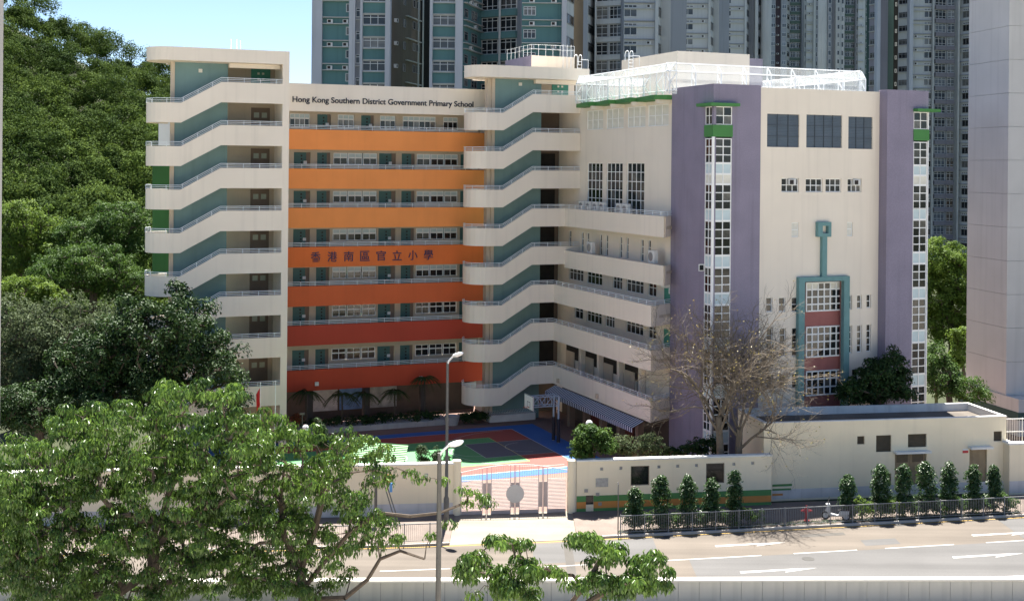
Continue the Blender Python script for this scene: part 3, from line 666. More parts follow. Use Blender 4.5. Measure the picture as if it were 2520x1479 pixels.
def cage_side(p, q, inw, name, n, brace=True):
    p = Vector((*p, 0)); q = Vector((*q, 0)); i = Vector((*inw, 0)); o = MB(); zb, zm, zt = 27.66, 29.36, 30.0
    up = lambda t, z: p+(q-p)*t+Vector((0, 0, z)); tp = lambda t: p+(q-p)*t+i*.55+Vector((0, 0, zt))
    o.tube([up(0, zm), up(1, zm)], .055, 6); o.tube([tp(0), tp(1)], .055, 6); o.tube([up(0, zb+.25), up(1, zb+.25)], .035, 5)
    for k in range(n+1):
        t = k/n; o.tube([up(t, zb), up(t, zm), tp(t)], .05, 6)
        if brace: o.tube([up(t, zb+.1)+i*.6, up(t, zb+.9), ], .035, 5); o.tube([up(t, zm)-Vector((0, 0, .9)), up(t, zm)+i*.55-Vector((0, 0, .15))], .035, 5); o.tube([up(t, zb)+i*.6, tp(t)], .035, 5)
    f = add(name, o, cage_m)
    MB().quad(up(0, zb), up(1, zb), up(1, zm), up(0, zm)).quad(up(0, zm), up(1, zm), tp(1), tp(0)).build('netting', net, f)
cage_side((k0, kb1), (k0, kb0), (1, 0), 'roof_cage', 8); cage_side((k0, kb0), (k1, kb0), (0, 1), 'roof_cage', 8); cage_side((k1, kb0), (k1, kb1), (-1, 0), 'roof_cage', 6); cage_side((k0, kb1), (k1, kb1), (0, -1), 'roof_cage', 8, False)
def roofroom(u0, v0, u1, b0, b1, zb, side, m=cream, name='plant_room'):
    a0, zt = pb(u0, v0, b0); a1 = pb(u1, v0, b0)[0]
    add(name, MB().box(a0, a1, b0, b1, zb, zt), m)
    if side is not None: add('plant_room_side', MB().box(a0-.04, a0-.002, b0+.002, b1, zb, zt-.004), side)
    return a0, a1, zt
a0, a1, zt = roofroom(1668, 126, 1845, -4.4, 6, 27.6, None); a2 = pb(1877, 137, -2.4)[0]
add('plant_room', MB().box(a1+.003, a2, -2.4, 6, 27.6, zt-.12), mat('grey_purple_paint', (.27, .25, .31), .7, .06, .8))
add('plant_room', MB().box(a0+.3, a0+3, 6.003, 9.5, 27.6, zt-.9), cream)
e0, e1, et = roofroom(1308, 137, 1414, 6.7, 13, 27.6, purple)
o = MB()
for k in range(7):
    a = e0+(e1-e0)*k/6; o.tube([(a, 6.75, et-.15), (a, 6.75, et+1.0)], .02, 5)
for k in range(1, 7): o.tube([(e0+.05, 6.75+k, et-.15), (e0+.05, 6.75+k, et+1.0)], .02, 5)
for d in (1.0, .6): o.tube([(e1, 6.75, et+d), (e0, 6.75, et+d), (e0, 12.8, et+d)], .013, 5)
add('roof_railing', o, railw)
def ladder(a, b, z0, z1, hoops):
    o = MB()
    for s in (-.22, .22):
        o.tube([(a+s, b-.25, z0), (a+s, b-.25, z1)]+[(a+s, b-.25+.35*(1-math.cos(R_(t))), z1+.35*math.sin(R_(t))) for t in range(20, 181, 20)]+[(a+s, b+.45, z1-.5)], .035, 6)
    for k in range(int((z1-z0)/.3)): o.tube([(a-.22, b-.25, z0+.2+k*.3), (a+.22, b-.25, z0+.2+k*.3)], .02, 4)
    o.tube([(a+.25, b, z1-.1), (a+1.0, b, z1-.1)], .03, 5); o.tube([(a+1.0, b, z1-.1), (a+1.0, b, z1-1)], .03, 5); add('cat_ladder', o, cage_m)
ladder(e1+.35, 6.6, 29.8, et-.1, 2); ladder(a0-1.0, 2.5, 27.7, zt+.2, 2)
o = MB()
for s in (-.4, 0, .4): o.tube([(e1-.8+s, 6.6, 30), (e1-.8+s, 6.6, et+1.1)], .025, 5)
add('mast', o, railw)

# ================================================================== walls, gate, low building along the road
def hit(u, v, ox, oy, ang):
    """sighting -> (distance along, height) on an upright plane through (ox, oy) running at angle ang"""
    x, q = un(u, v); r = x/F; c, s = math.cos(ang), math.sin(ang)
    t = (r*oy-ox)/(c-r*s); Y = oy+t*s; return t, H-q*Y/F
GW = math.atan2(2.08, 12.8); gox, goy = 4.30, 78.95
bwall = thing('boundary_wall', (gox, goy, 0), 'cream roadside wall with green and orange stripes beside the gate', 'wall', rz=GW)
wq = lambda x0, y0, x1, y1: (lambda p, q: (p[0], q[0], q[1], p[1]))(hit(*v7(x0, y0), gox, goy, GW), hit(*v7(x1, y1), gox, goy, GW))
LW = 13.05
wh = [wq(1105, 622, 1222, 742), wq(1583, 605, 1698, 728)]
vents = [(lambda q: (q[0], q[1], q[2], q[3]))(wq(x-9, y-10, x+10, y+9)) for x, y in ((920, 640), (1042, 635), (1283, 627), (1403, 622), (1522, 618), (1759, 610), (1878, 603))]
guard = wq(820, 808, 868, 865)
def bw_(name, m, x0, x1, y0, y1, z0, z1, par, **k): return MB().box(x0, x1, y0, y1, z0, z1).build(name, m, par, **k)
wall('b', 0, 0, LW, 0, 3.3, wh+vents+[guard], depth=.14).build('wall_face', cream2, bwall)
bw_('wall_back', cream2, 0, LW, .28, .35, 0, 3.3, bwall)
MB().box(-.02, LW+.05, -.08, .42, 3.3, 3.42).build('coping', mat('white_coping', (.74, .72, .66), .8, .06, 1, streak=.1), bwall, bevel=.02)
stripe_g = mat('wall_green_stripe', (.10, .25, .085), .8, .08, 1, streak=.12); stripe_o = mat('wall_orange_stripe', (.58, .25, .07), .8, .08, 1, streak=.12)
for x0, x1 in ((.02, guard[0]), (guard[1], LW-.01)):
    for z0, z1, m in ((.02, .32, stripe_g), (.323, .74, stripe_o), (.743, 1.12, stripe_g)): bw_('painted_stripe', m, x0, x1, -.02, -.002, z0, z1, bwall)
for q in wh:
    bw_('window_pane', gl, q[0], q[1], .10, .13, q[2], q[3], bwall)
    f = MB()
    for a, b, c, d in ((q[0], q[0]+.05, q[2], q[3]), (q[1]-.05, q[1], q[2], q[3]), (q[0]+.05, q[1]-.05, q[2], q[2]+.05), (q[0]+.05, q[1]-.05, q[3]-.05, q[3])): f.box(a, b, .04, .09, c, d)
    f.build('window_frame', mat('dull_brown_frame', (.22, .18, .13), .6, .1), bwall)
for q in vents: bw_('vent_grille', concrete, q[0], q[1], .08, .10, q[2], q[3], bwall)
bw_('guard_window', gl, guard[0], guard[1], .06, .1, guard[2], guard[3], bwall)
q = wq(882, 700, 960, 752); bw_('stone_plaque', mat('weathered_plaque', (.42, .40, .36), .7, .2, 5), q[0], q[1], -.03, -.003, q[2], q[3], bwall)
for x, y in ((820, 777), (908, 860), (893, 800)): q = wq(x-11, y-9, x+11, y+10); bw_('service_box', steel, q[0], q[1], -.06, -.022, q[2], q[3], bwall)
MB().lathe([(.30, 0), (.30, 3.38), (.27, 3.42)], -.28, .15, 18).build('gate_pillar', cream2, bwall, smooth=False)
# wall left of the gate
lx, ly = -3.45, 78.18; LA = math.atan2(.125, 1)
lwall = thing('boundary_wall', (lx, ly, 0), 'cream roadside wall left of the gate behind the trees', 'wall', rz=LA)
MB().box(-34, -.02, 0, .35, 0, 3.25).build('wall_face', cream2, lwall); MB().box(-34, .0, -.08, .42, 3.25, 3.37).build('coping', MATS['white_coping'], lwall, bevel=.02)
bw_('pale_base_band', mat('chalky_blue_base', (.60, .575, .56), .8, .14, .7, streak=.2), -34, -.02, -.02, -.002, .05, .85, lwall)
MB().lathe([(.29, 0), (.29, 3.45), (.26, 3.5)], .14, .15, 18).build('gate_pillar', cream2, lwall)
for u, v in ((1049, 1169), (995, 1172)): t, z = hit(u, v, lx, ly, LA); bw_('vent_grille', concrete, t-.11, t+.11, -.012, -.002, z-.11, z+.11, lwall)
# gate
ga = math.atan2(79.02-78.11, 3.87+3.08); gate = thing('school_gate', (-3.05, 78.22, 0), 'pale pink slatted school gate with arched top and round plate', 'gate', rz=ga)
gp = mat('pale_pink_gate_paint', (.66, .585, .545), .5, .05, 2); gp2 = mat('dusty_pink_gate_panel', (.52, .42, .385), .6, .06, 2); gw_ = mat('gate_slat_white', (.76, .70, .66), .5, .04)
GLn = 6.9; gx_ = lambda x: (x-180)/(2150-180)*GLn
arch = lambda x: 2.72+.44*math.sin(math.pi*x/GLn)
for x0, x1 in ((180, 570), (735, 1085), (1250, 1600), (1765, 2110)):
    a0, a1 = gx_(x0)+.02, gx_(x1)-.02; f = MB()
    for k in range(22): z0 = .34+k*.088; f.box(a0, a1, .02, .05, z0, z0+.045)
    f.build('slat_panel', gw_, gate)['kind'] = 'stuff'
    f = MB().box(a0, a1, .01, .06, .06, .30)
    f.build('kick_plate', gp2, gate)
    f = MB()
    for k in range(9):
        x = a0+(a1-a0)*k/8; f.tube([(x, .035, 2.26), (x, .035, arch(x)-.02)], .009, 4)
    f.build('picket_row', gp, gate)['kind'] = 'stuff'
for x0, x1 in ((570, 735), (1085, 1250), (1600, 1765)):
    a0, a1 = gx_(x0), gx_(x1); m_ = (a0+a1)/2
    MB().box(a0+.03, m_-.03, .0, .03, .45, 2.05).box(m_+.03, a1-.03, .0, .03, .45, 2.05).build('solid_panel', gp2, gate)
    f = MB()
    for x in (a0, m_-.04, m_+.04, a1): f.box(x-.022, x+.022, .0, .07, .03, arch(x))
    f.build('gate_stile', gp, gate)
f = MB()
for x in (0.02, GLn-.02): f.box(x-.03, x+.03, 0, .07, .03, arch(x))
f.build('gate_stile', gp, gate)
MB().tube([(GLn*k/24, .035, arch(GLn*k/24)) for k in range(25)], .028, 6).build('arch_rail', gw_, gate)
f = MB(); n = 28; cx_ = gx_(1168)
f.v = [(cx_, -.04, 1.32)]+[(cx_+.575*math.cos(2*math.pi*k/n), -.04, 1.32+.575*math.sin(2*math.pi*k/n)) for k in range(n)]+[(cx_+.575*math.cos(2*math.pi*k/n), -.003, 1.32+.575*math.sin(2*math.pi*k/n)) for k in range(n)]
f.f = [(0, 1+(k+1) % n, 1+k) for k in range(n)]+[(1+k, 1+(k+1) % n, 1+n+(k+1) % n, 1+n+k) for k in range(n)]
f.build('round_plate', mat('gate_plate_grey', (.56, .53, .50), .5, .05), gate)
# low flat-roofed building
ua = math.atan2(3.05, 17.3); uox, uoy = 16.9, 82.2; UL, UD, UZ = 17.6, 4.9, 5.2
ub = thing('low_building', (uox, uoy, 0), 'single storey flat roofed cream substation building beside the road', 'building', rz=ua)
uq = lambda x0, y0, x1, y1: (lambda p, q: (p[0], q[0], q[1], p[1]))(hit(*v8(x0, y0), uox, uoy, ua), hit(*v8(x1, y1), uox, uoy, ua))
lv = [uq(943, 433, 989, 483), uq(1063, 428, 1158, 530), uq(1265, 420, 1382, 500), uq(1809, 402, 1860, 463), uq(1105, 670, 1158, 768)]
dr = [uq(1182, 532, 1380, 800), uq(1655, 512, 1764, 790)]; dr = [(a, b, .13, d) for a, b, c, d in dr]
wall('b', 0, 0, UL, 0, UZ, lv+dr, depth=.2).build('front_wall', cream2, ub)
bw_('side_wall', cream2, 0, .2, .004, UD, 0, UZ-.002, ub); bw_('side_wall', cream2, UL-.2, UL, .004, UD, 0, UZ-.002, ub); bw_('rear_wall', cream2, .2, UL-.2, UD-.2, UD-.004, 0, UZ-.004, ub)
bw_('front_parapet', cream2, .2, UL-.2, .21, .24, 4.0, UZ-.004, ub)
bw_('flat_roof', mat('dark_roof_screed', (.11, .095, .08), .9, .25, .5, fine=.15), .2, UL-.2, .24, UD-.2, 4.55, 4.72, ub)
cpw = mat('white_parapet_render', (.66, .65, .62), .8, .08, 1, streak=.2)
bw_('parapet_cap', cpw, -.02, UL+.02, -.02, .26, UZ, UZ+.05, ub); bw_('parapet_cap', cpw, -.02, .24, .262, UD, UZ, UZ+.05, ub); bw_('parapet_cap', cpw, UL-.24, UL+.02, .262, UD, UZ, UZ+.05, ub); bw_('parapet_cap', cpw, .242, UL-.242, UD-.24, UD, UZ, UZ+.05, ub)
bw_('parapet_inner_face', cpw, .21, UL-.21, UD-.23, UD-.203, 4.72, UZ-.001, ub); bw_('parapet_inner_face', cpw, UL-.23, UL-.203, .26, UD-.24, 4.72, UZ-.001, ub)
lou = mat('brown_louvre', (.13, .10, .065), .7, .12, 3)
for q in lv:
    p = bw_('louvre_window', lou, q[0], q[1], .15, .19, q[2], q[3], ub); f = MB(); n = max(5, int((q[3]-q[2])/.09))
    for k in range(n): zc = q[2]+(q[3]-q[2])*(k+.5)/n; f.quad((q[0], .07, zc-.03), (q[1], .07, zc-.03), (q[1], .14, zc+.02), (q[0], .14, zc+.02))
    f.build('louvre_blades', lou, p)['kind'] = 'stuff'
dm = mat('weathered_timber_door', (.28, .215, .135), .75, .2, 1.5, streak=.35)
q = dr[0]; mid = (q[0]+q[1])/2
for a, b in ((q[0]+.03, mid-.01), (mid+.01, q[1]-.03)):
    p = bw_('door_leaf', dm, a, b, .12, .17, q[2], q[3], ub); bw_('door_louvre', lou, a+.15, b-.15, .10, .119, q[3]-.75, q[3]-.2, p)
p = bw_('door_leaf', dm, dr[1][0]+.02, dr[1][1]-.02, .12, .17, dr[1][2], dr[1][3], ub); bw_('door_bolt', steel, dr[1][0]+.1, dr[1][0]+.35, .09, .119, 1.3, 1.36, p)
for x0, y0, x1, y1 in ((1172, 500, 1396, 532), (1645, 470, 1787, 505)): q = uq(x0, y0, x1, y1); bw_('door_hood', MATS['white_coping'], q[0], q[1], -.45, -.003, q[2], q[2]+.14, ub)
q = uq(1611, 512, 1646, 538); bw_('red_sign', mat('red_sign_plate', (.5, .05, .05), .5, .05), q[0], q[1], -.02, -.003, q[2], q[3]-.12, ub); bw_('white_sign', notice, q[0], q[1], -.021, -.003, q[3]-.118, q[3], ub)
bw_('pale_base_band', MATS['chalky_blue_base'], .6, UL-.02, -.012, -.002, .14, .78, ub)
for q in (uq(402, 738, 528, 747), uq(402, 766, 522, 773)): bw_('painted_stripe', stripe_g, max(q[0], .62), q[1], -.018, -.013, q[2], q[3], ub)
q = uq(402, 779, 470, 812); bw_('painted_stripe', stripe_o, max(q[0], .62), q[1], -.018, -.013, q[2]+.05, q[2]+.18, ub)
# wall beyond it on the right, with white railing
rx, ry = gr(*v8(1907, 806)); ra = R_(9)
rw = thing('boundary_wall', (rx, ry, 0), 'cream wall with white coping at the far right of the road', 'wall', rz=ra)
zc_ = hit(*v8(1907, 488), rx, ry, ra)[1]
bw_('wall_face', cream2, 0, 14, 0, .3, 0, zc_, rw); bw_('wall_return', cream2, 0, .3, .302, 2.2, 0, zc_-.002, rw); MB().box(-.1, 14, -.08, .4, zc_, zc_+.14).box(-.1, .4, .402, 2.2, zc_, zc_+.138).build('coping', MATS['white_coping'], rw)
bw_('pale_base_band', MATS['chalky_blue_base'], .0, 14, -.012, -.002, .14, .95, rw)
wf = thing('white_railing', (rx+.6, ry+3.2, 0), 'tall white steel railing behind the far right wall', 'railing', rz=ra)
for k in range(5):
    f = MB(); x0 = k*1.7
    f.box(x0, x0+.05, 0, .05, 0, 4.6); f.box(x0+.05, x0+1.7, .005, .045, 4.5, 4.56); f.box(x0+.05, x0+1.7, .005, .045, 3.6, 3.65)
    for j in range(1, 9): f.box(x0+.05+j*.18, x0+.07+j*.18, .01, .04, 1, 4.5)
    f.build('railing_panel', white, wf)
# near parapet wall of the upper road, in single panels
na = math.atan2(.55, 16.1); nw = thing('parapet_wall', (-37.4, 60.87, 0), 'grey concrete panel parapet along the near side of the road', 'parapet', rz=na)
pm_ = mat('parapet_concrete', (.53, .51, .45), .85, .08, .6, streak=.18, bump=.2)
pmesh = MB().box(.008, 1.062, 0, .3, -1.2, 1.22).mesh('panel', pm_)
for k in range(64): link('panel', pmesh, nw, (k*1.07, 0, 0))
bw_('joint_backing', darkin, 0, 64*1.07, .05, .28, -1.2, 1.215, nw)
bw_('coping', mat('sunlit_coping', (.70, .67, .60), .8, .06, .6), 0, 64*1.07, -.06, .42, 1.22, 1.32, nw, bevel=.015)

# ================================================================== neighbouring towers
zf = 2.8
class Tower:
    def __init__(s, label, u0, u1, Y, vlo=290):
        s.Y = Y; a = at(u0, 200, Y); b = at(u1, 200, Y); s.o = ((a[0]+b[0])/2, Y)
        s.root = thing('apartment_tower', (s.o[0], Y, 0), label, 'tower', 'tower blocks behind the school')
        s.zt = H+(CY+14)*Y/F+4; s.zl = max(1, H-(vlo-CY)*Y/F); s.k0 = int(s.zl/zf)
        s.k1 = int(s.zt/zf); s.zt = s.k1*zf+1
    def frame(s, u0, u1, Y0, Y1):
        p = at(u0, 200, Y0); q = at(u1, 200, Y1); d = Vector((q[0]-p[0], q[1]-p[1])); L = d.length; d /= L
        ang = math.atan2(d.y, d.x); ox, oy = p[0]-s.o[0], p[1]-s.o[1]
        return L, ang, (lambda t, e, z: (ox+d.x*t+d.y*e*-1*-1, oy+d.y*t-d.x*e, z))
    def bay(s, u0, u1, Y0, Y1, m, feats=(), depth=3., proud=0., ztop=None):
        """upright strip of facade; feats repeat on every floor. e = distance out towards the street"""
        L, ang, P = s.frame(u0, u1, Y0, Y1); zt = s.zt; b = MB(); i = 0
        c = [P(0, proud, 0), P(L, proud, 0), P(L, -depth, 0), P(0, -depth, 0)]
        b.prism([x[:2] for x in c], 0, zt); b.build('wall', m, s.root)
        for ft in feats:
            if ft[0] == 'win':
                _, f0, f1, z0, z1, cols, rows, fm, pm = ft[:9]; wd = (f1-f0)*L; f = MB(); t_ = .07 if Y0 < 200 else .09
                for k in range(cols+1): x = (wd-t_)*k/cols; f.box(x, x+t_, -.10, .02, 0, z1-z0)
                rr = [0, (z1-z0)*.68, z1-z0-t_] if rows == 2 else ([0, (z1-z0)*.25, (z1-z0)*.75, z1-z0-t_] if rows == 3 else [0, z1-z0-t_])
                for r in rr: f.box(0, wd, -.095, .015, r, r+t_)
                me = f.mesh('window', fm)
                for k in range(s.k0, s.k1):
                    w_ = link('window', me, s.root, P(f0*L, proud, k*zf+z0), ang)
                    link('pane', unit(pm), w_, (wd/2, -.015, (z1-z0)/2), 0, (wd-.04, .05, z1-z0-.04))
            elif ft[0] == 'slab':
                _, f0, f1, z0, z1, out, mm = ft; me = MB().box(0, (f1-f0)*L, -out, 0, 0, z1-z0).mesh('ledge', mm)
                for k in range(s.k0, s.k1): link('ledge' if z1-z0 < .3 else 'spandrel', me, s.root, P(f0*L, proud, k*zf+z0), ang)
            elif ft[0] == 'ac':
                _, f0, z0 = ft[:3]; sz = .62
                me = bpy.data.meshes.get('window_ac')
                if me is None:
                    f = MB().box(-.33, .33, -.35, 0, 0, .46).box(-.25, .12, -.36, -.351, .07, .40); me = f.mesh('window_ac', acm); me.materials.append(darkin)
                    for p in me.polygons[6:]: p.material_index = 1
                for k in range(s.k0, s.k1):
                    if random.random() < .8: link('window_air_conditioner', me, s.root, P(f0*L, proud, k*zf+z0), ang)
grey1 = mat('tower_grey_render', (.44, .45, .48), .85, .08, .15, streak=.25); grey2 = mat('tower_pale_render', (.50, .505, .49), .85, .07, .12, streak=.22)
grey3 = mat('tower_mid_grey', (.29, .30, .32), .85, .07, .12, streak=.2); lil = mat('tower_lilac_grey', (.25, .235, .26), .85, .08, .12, streak=.2)
tteal = mat('tower_teal', (.10, .205, .205), .8, .08, .2, streak=.2); olive = mat('tower_olive_brown', (.13, .105, .075), .85, .12, .2, streak=.4)
black = mat('tower_light_well', (.02, .02, .02), .9, .2); tgreen = mat('tower_bottle_green', (.045, .085, .075), .8, .08, .15, streak=.2)
sage = mat('tower_sage', (.11, .16, .13), .8, .08, .15, streak=.2); maroon = mat('tower_maroon', (.075, .055, .062), .85, .1, .15, streak=.2)
fr_w = mat('tower_window_frame', (.58, .58, .57), .5, .06); fr_d = mat('tower_dark_frame', (.20, .20, .20), .5, .06)
tg = glass('tower_glass', (.02, .022, .025), (.30, .29, .27), .5, .15); tgb = glass('tower_bluish_glass', (.05, .06, .075), (.34, .38, .44), .4, .15)
led = mat('ledge_concrete', (.45, .45, .43), .85, .08, .5)
def Wn(f0, f1, z0=.75, z1=2.2, c=3, r=2, fm=None, pm=None): return ('win', f0, f1, z0, z1, c, r, fm or fr_w, pm or tg)
def Sl(f0, f1, z0, z1, out, m): return ('slab', f0, f1, z0, z1, out, m)
# teal estate blocks
T = Tower('teal and grey apartment tower nearest the sky on the left', 768, 1057, 150); Y = 150
T.bay(768, 793, Y, Y, grey1, proud=.6); T.bay(859, 874, Y, Y, grey1, proud=.6); T.bay(886, 892, Y, Y, grey1, proud=.5); T.bay(948, 960, Y, Y, grey1, proud=.7)
T.bay(793, 859, Y, Y, tteal, [Sl(0, 1, .0, .1, .5, led), Sl(0, 1, .78, .88, .5, led), ('ac', .28, .12), ('ac', .86, .12), Wn(.87, 1, 1.5, 2.5, 1, 1)])
T.bay(874, 886, Y, Y, grey3, [Wn(.05, .95, .9, 2.0, 1, 2), Sl(0, 1, .55, .65, .3, led)])
T.bay(892, 948, Y, Y, tteal, [Wn(0, 1, 0, 1.25, 3, 2), Sl(0, 1, -.14, -.04, .3, led), Sl(0, 1, 1.28, 1.38, .3, led)])
T.bay(960, 997, 150.8, 156.6, olive, [('ac', .28, .6), Wn(.82, .97, .4, 1.4, 1, 1, fr_d)]); T.bay(997, 1034, 156.7, 163, olive, [Sl(0, .95, 1.9, 2.0, .3, led), Wn(.45, .62, .6, 1.6, 1, 1, fr_d), Wn(.7, .92, .6, 1.6, 1, 1, fr_d)])
T.bay(1034, 1057, 163, 163, black)
f = MB()
for u in (1030, 1041): p = at(u, 100, 159); f.tube([(p[0]-T.o[0], p[1]-T.o[1], 5), (p[0]-T.o[0], p[1]-T.o[1], T.zt)], .11, 6)
f.build('drainpipe', led, T.root)
T = Tower('second teal and grey apartment tower, behind the rounded stair roof', 1057, 1433, 150)
T.bay(1057, 1064, Y, Y, grey1, proud=.6); T.bay(1064, 1120, Y, Y, tteal, [Wn(0, 1, 0, 1.25, 3, 2), Sl(0, 1, -.14, -.04, .3, led), Sl(0, 1, 1.28, 1.38, .3, led)]); T.bay(1120, 1138, Y, Y, grey1, proud=.7)
T.bay(1139, 1184, 150.2, 158, tteal, [Sl(0, 1, .0, .1, .4, led), Sl(0, 1, .72, .8, .4, led), ('ac', .35, .1), ('ac', .6, .1), Wn(.03, .22, 1.1, 2.2, 1, 2, fr_d), Wn(.42, .72, 1.1, 2.3, 2, 2, fr_d)])
T.bay(1184, 1228, 158, 156.5, grey3, [Wn(.03, .93, .0, 1.85, 3, 3), Sl(0, 1, 1.9, 2.75, .5, tteal)]); T.bay(1228, 1272, 156.5, 155, grey3, [Wn(.07, .97, .0, 1.85, 3, 3), Sl(0, 1, 1.9, 2.75, .5, tteal)]); T.bay(1226, 1231, 156, 156, led, proud=.3)
T.bay(1272, 1283, 154.5, 150.5, grey3); T.bay(1283, 1381, 150.5, 150.5, tteal, [Sl(0, 1, .0, .1, .4, led), Sl(0, 1, .75, .85, .4, led), ('ac', .8, .12), ('ac', .25, .12), Wn(.04, .35, 1.35, 2.45, 3, 2)])
T.bay(1381, 1393, 150, 150, grey1, proud=.4); T.bay(1393, 1411, 150.4, 155, grey2, [Wn(0, .9, .5, 1.7, 2, 1, fr_d)]); T.bay(1411, 1434, 156, 156, olive)
# grey estate blocks stepping back to the right
T = Tower('pale grey apartment tower behind the roof ladders', 1433, 1675, 190); Y = 190
T.bay(1433, 1444, Y-1, Y-1, grey3, proud=.5); T.bay(1444, 1463, Y-1, Y+5, grey2, [Wn(.1, .95, .8, 2.2, 1, 2, fr_d)]); T.bay(1463, 1466, Y+1, Y+1, grey2)
T.bay(1466, 1498, Y+4, Y+3, grey3, [Wn(.03, .9, .55, 2.5, 2, 3), Sl(0, 1, -.25, .5, .5, grey2)]); T.bay(1498, 1529, Y+3, Y+2, grey3, [Wn(.05, .97, .55, 2.5, 3, 3), Sl(0, 1, -.25, .5, .5, grey2)]); T.bay(1496, 1499, Y+2.6, Y+2.6, led); T.bay(1528, 1534, Y+1, Y+1, grey3)
T.bay(1534, 1610, Y, Y, grey2, [Wn(.0, .42, .55, 1.75, 2, 1), Wn(.0, .42, 1.95, 2.4, 3, 1), Sl(0, 1, 1.78, 1.9, .35, grey2), ('ac', .8, 1.95), Sl(0, 1, -.15, .0, .4, grey3)])
T.bay(1610, 1618, Y, Y, grey2, proud=.6); T.bay(1618, 1629, Y, Y+4, grey2, [Wn(.1, .95, .7, 2.2, 1, 2, fr_d)]); T.bay(1629, 1649, Y+4, Y+2, grey3); T.bay(1649, 1662, Y+2, Y+6, grey2, [Wn(.1, .95, .7, 2.2, 1, 2, fr_d)]); T.bay(1662, 1676, Y+8, Y+8, grey3, [Wn(.05, .6, .7, 2.2, 1, 2), Sl(0, 1, -.1, .5, .4, grey2)])
T = Tower('grey apartment tower right of the cream roof room', 1675, 1776, 232); Y = 232
T.bay(1674, 1678, Y, Y, led, proud=.5); T.bay(1678, 1741, Y, Y, grey2, [Wn(.0, .42, .55, 1.75, 2, 1), Wn(.0, .42, 1.95, 2.4, 3, 1), Sl(0, 1, 1.78, 1.9, .35, grey2), ('ac', .8, 1.95), Sl(0, 1, -.15, .0, .4, grey3)])
T.bay(1741, 1747, Y, Y, grey2, proud=.5); T.bay(1747, 1755, Y, Y+4, grey2, [Wn(.1, .95, .7, 2.2, 1, 1, fr_d)]); T.bay(1755, 1768, Y+4, Y+3, grey3); T.bay(1768, 1776, Y+3, Y+7, grey2, [Wn(.1, .95, .7, 2.2, 1, 1, fr_d)])
T = Tower('grey apartment tower above the white roof cage', 1776, 1900, 278); Y = 278
T.bay(1776, 1830, Y, Y, grey2, [Wn(.0, .4, .55, 1.75, 2, 1), Wn(.0, .4, 1.95, 2.4, 3, 1), Sl(0, 1, 1.78, 1.9, .35, grey2), ('ac', .78, 1.95), Sl(0, 1, -.15, .0, .4, grey3)])
T.bay(1830, 1835, Y, Y, grey2, proud=.5); T.bay(1835, 1843, Y, Y+5, grey2, [Wn(.1, .95, .7, 2.2, 1, 1, fr_d)]); T.bay(1843, 1851, Y+5, Y+5, grey3); T.bay(1851, 1857, Y+4, Y+4, grey3, [Wn(.1, .9, .5, 2.2, 1, 2)]); T.bay(1857, 1864, Y+2, Y+2, grey2); T.bay(1864, 1873, Y+3, Y+6, grey3, [Wn(.05, .8, .6, 2.1, 1, 1, fr_d)])
def drum(T, u0, u1, Y, m):
    p = at(u0, 200, Y); q = at(u1, 200, Y); r = (q[0]-p[0])/2; MB().lathe([(r, 0), (r, T.zt)], (p[0]+q[0])/2-T.o[0], Y+r*.3-T.o[1], 20).build('round_column', m, T.root, smooth=True)
drum(T, 1871, 1898, Y+4, grey2)
T = Tower('distant sage green and grey apartment tower with rounded columns', 1896, 2012, 375, 300); Y = 375
T.bay(1896, 1907, Y-2, Y-2, grey3, [Wn(.05, .95, .7, 1.9, 2, 1, fr_w, tgb)]); T.bay(1907, 1921, Y-1, Y-1, maroon, [('ac', .4, 1)]); T.bay(1921, 1934, Y-2, Y-2, grey3, [Wn(.15, .95, .7, 1.9, 2, 1, fr_w, tgb)]); T.bay(1934, 1943, Y-1, Y+3, grey2, [Wn(.1, .8, .5, 2.2, 1, 2)])
T.bay(1943, 1972, Y+3, Y+3, grey3, [Wn(.04, .46, .55, 2.3, 2, 2), Wn(.54, .96, .55, 2.3, 2, 2), Sl(0, 1, -.4, .5, .4, sage)]); T.bay(1972, 1978, Y+1, Y+1, grey3); T.bay(1978, 1983, Y, Y, grey2, [Wn(.1, .9, .5, 2.2, 1, 1)])
T.bay(1983, 2001, Y-1, Y-1, grey2, [Sl(0, 1, 1.8, 1.95, .5, led), ('ac', .4, 2.0), Sl(0, 1, 2.5, 2.65, .5, led)]); T.bay(2001, 2006, Y-2, Y-2, led); T.bay(2006, 2012, Y, Y, grey3, [Wn(.1, .9, .5, 2.0, 1, 1)])
T = Tower('farthest sage green apartment tower left of the bottle green wall', 2012, 2138, 402, 300); Y = 402
drum(T, 2011, 2037, Y, grey2); T.bay(2036, 2045, Y-1, Y-1, grey3, [Wn(.1, .95, .6, 2.2, 1, 1, fr_w, tgb)]); T.bay(2045, 2056, Y, Y, grey3); T.bay(2056, 2066, Y-2, Y-2, led, [Wn(.3, .9, .6, 2.1, 1, 1)]); T.bay(2066, 2077, Y-1, Y-1, grey2, [Wn(.3, .8, .5, 2.2, 1, 1)])
T.bay(2077, 2105, Y+2, Y+2, grey3, [Wn(.04, .46, .55, 2.3, 2, 2), Wn(.54, .96, .55, 2.3, 2, 2), Sl(0, 1, -.4, .5, .4, sage)]); T.bay(2105, 2111, Y, Y, grey3, [Wn(.1, .9, .5, 2.1, 1, 1)]); T.bay(2111, 2128, Y-1, Y-1, grey2, [Sl(0, .7, 1.5, 1.7, .5, led), ('ac', .4, 1.8)]); T.bay(2128, 2138, Y, Y, sage, [Wn(.15, .85, .5, 2.2, 1, 2)])
T = Tower('dark grey apartment tower with bottle green wall behind the right purple block', 2138, 2402, 255, 680); Y = 255
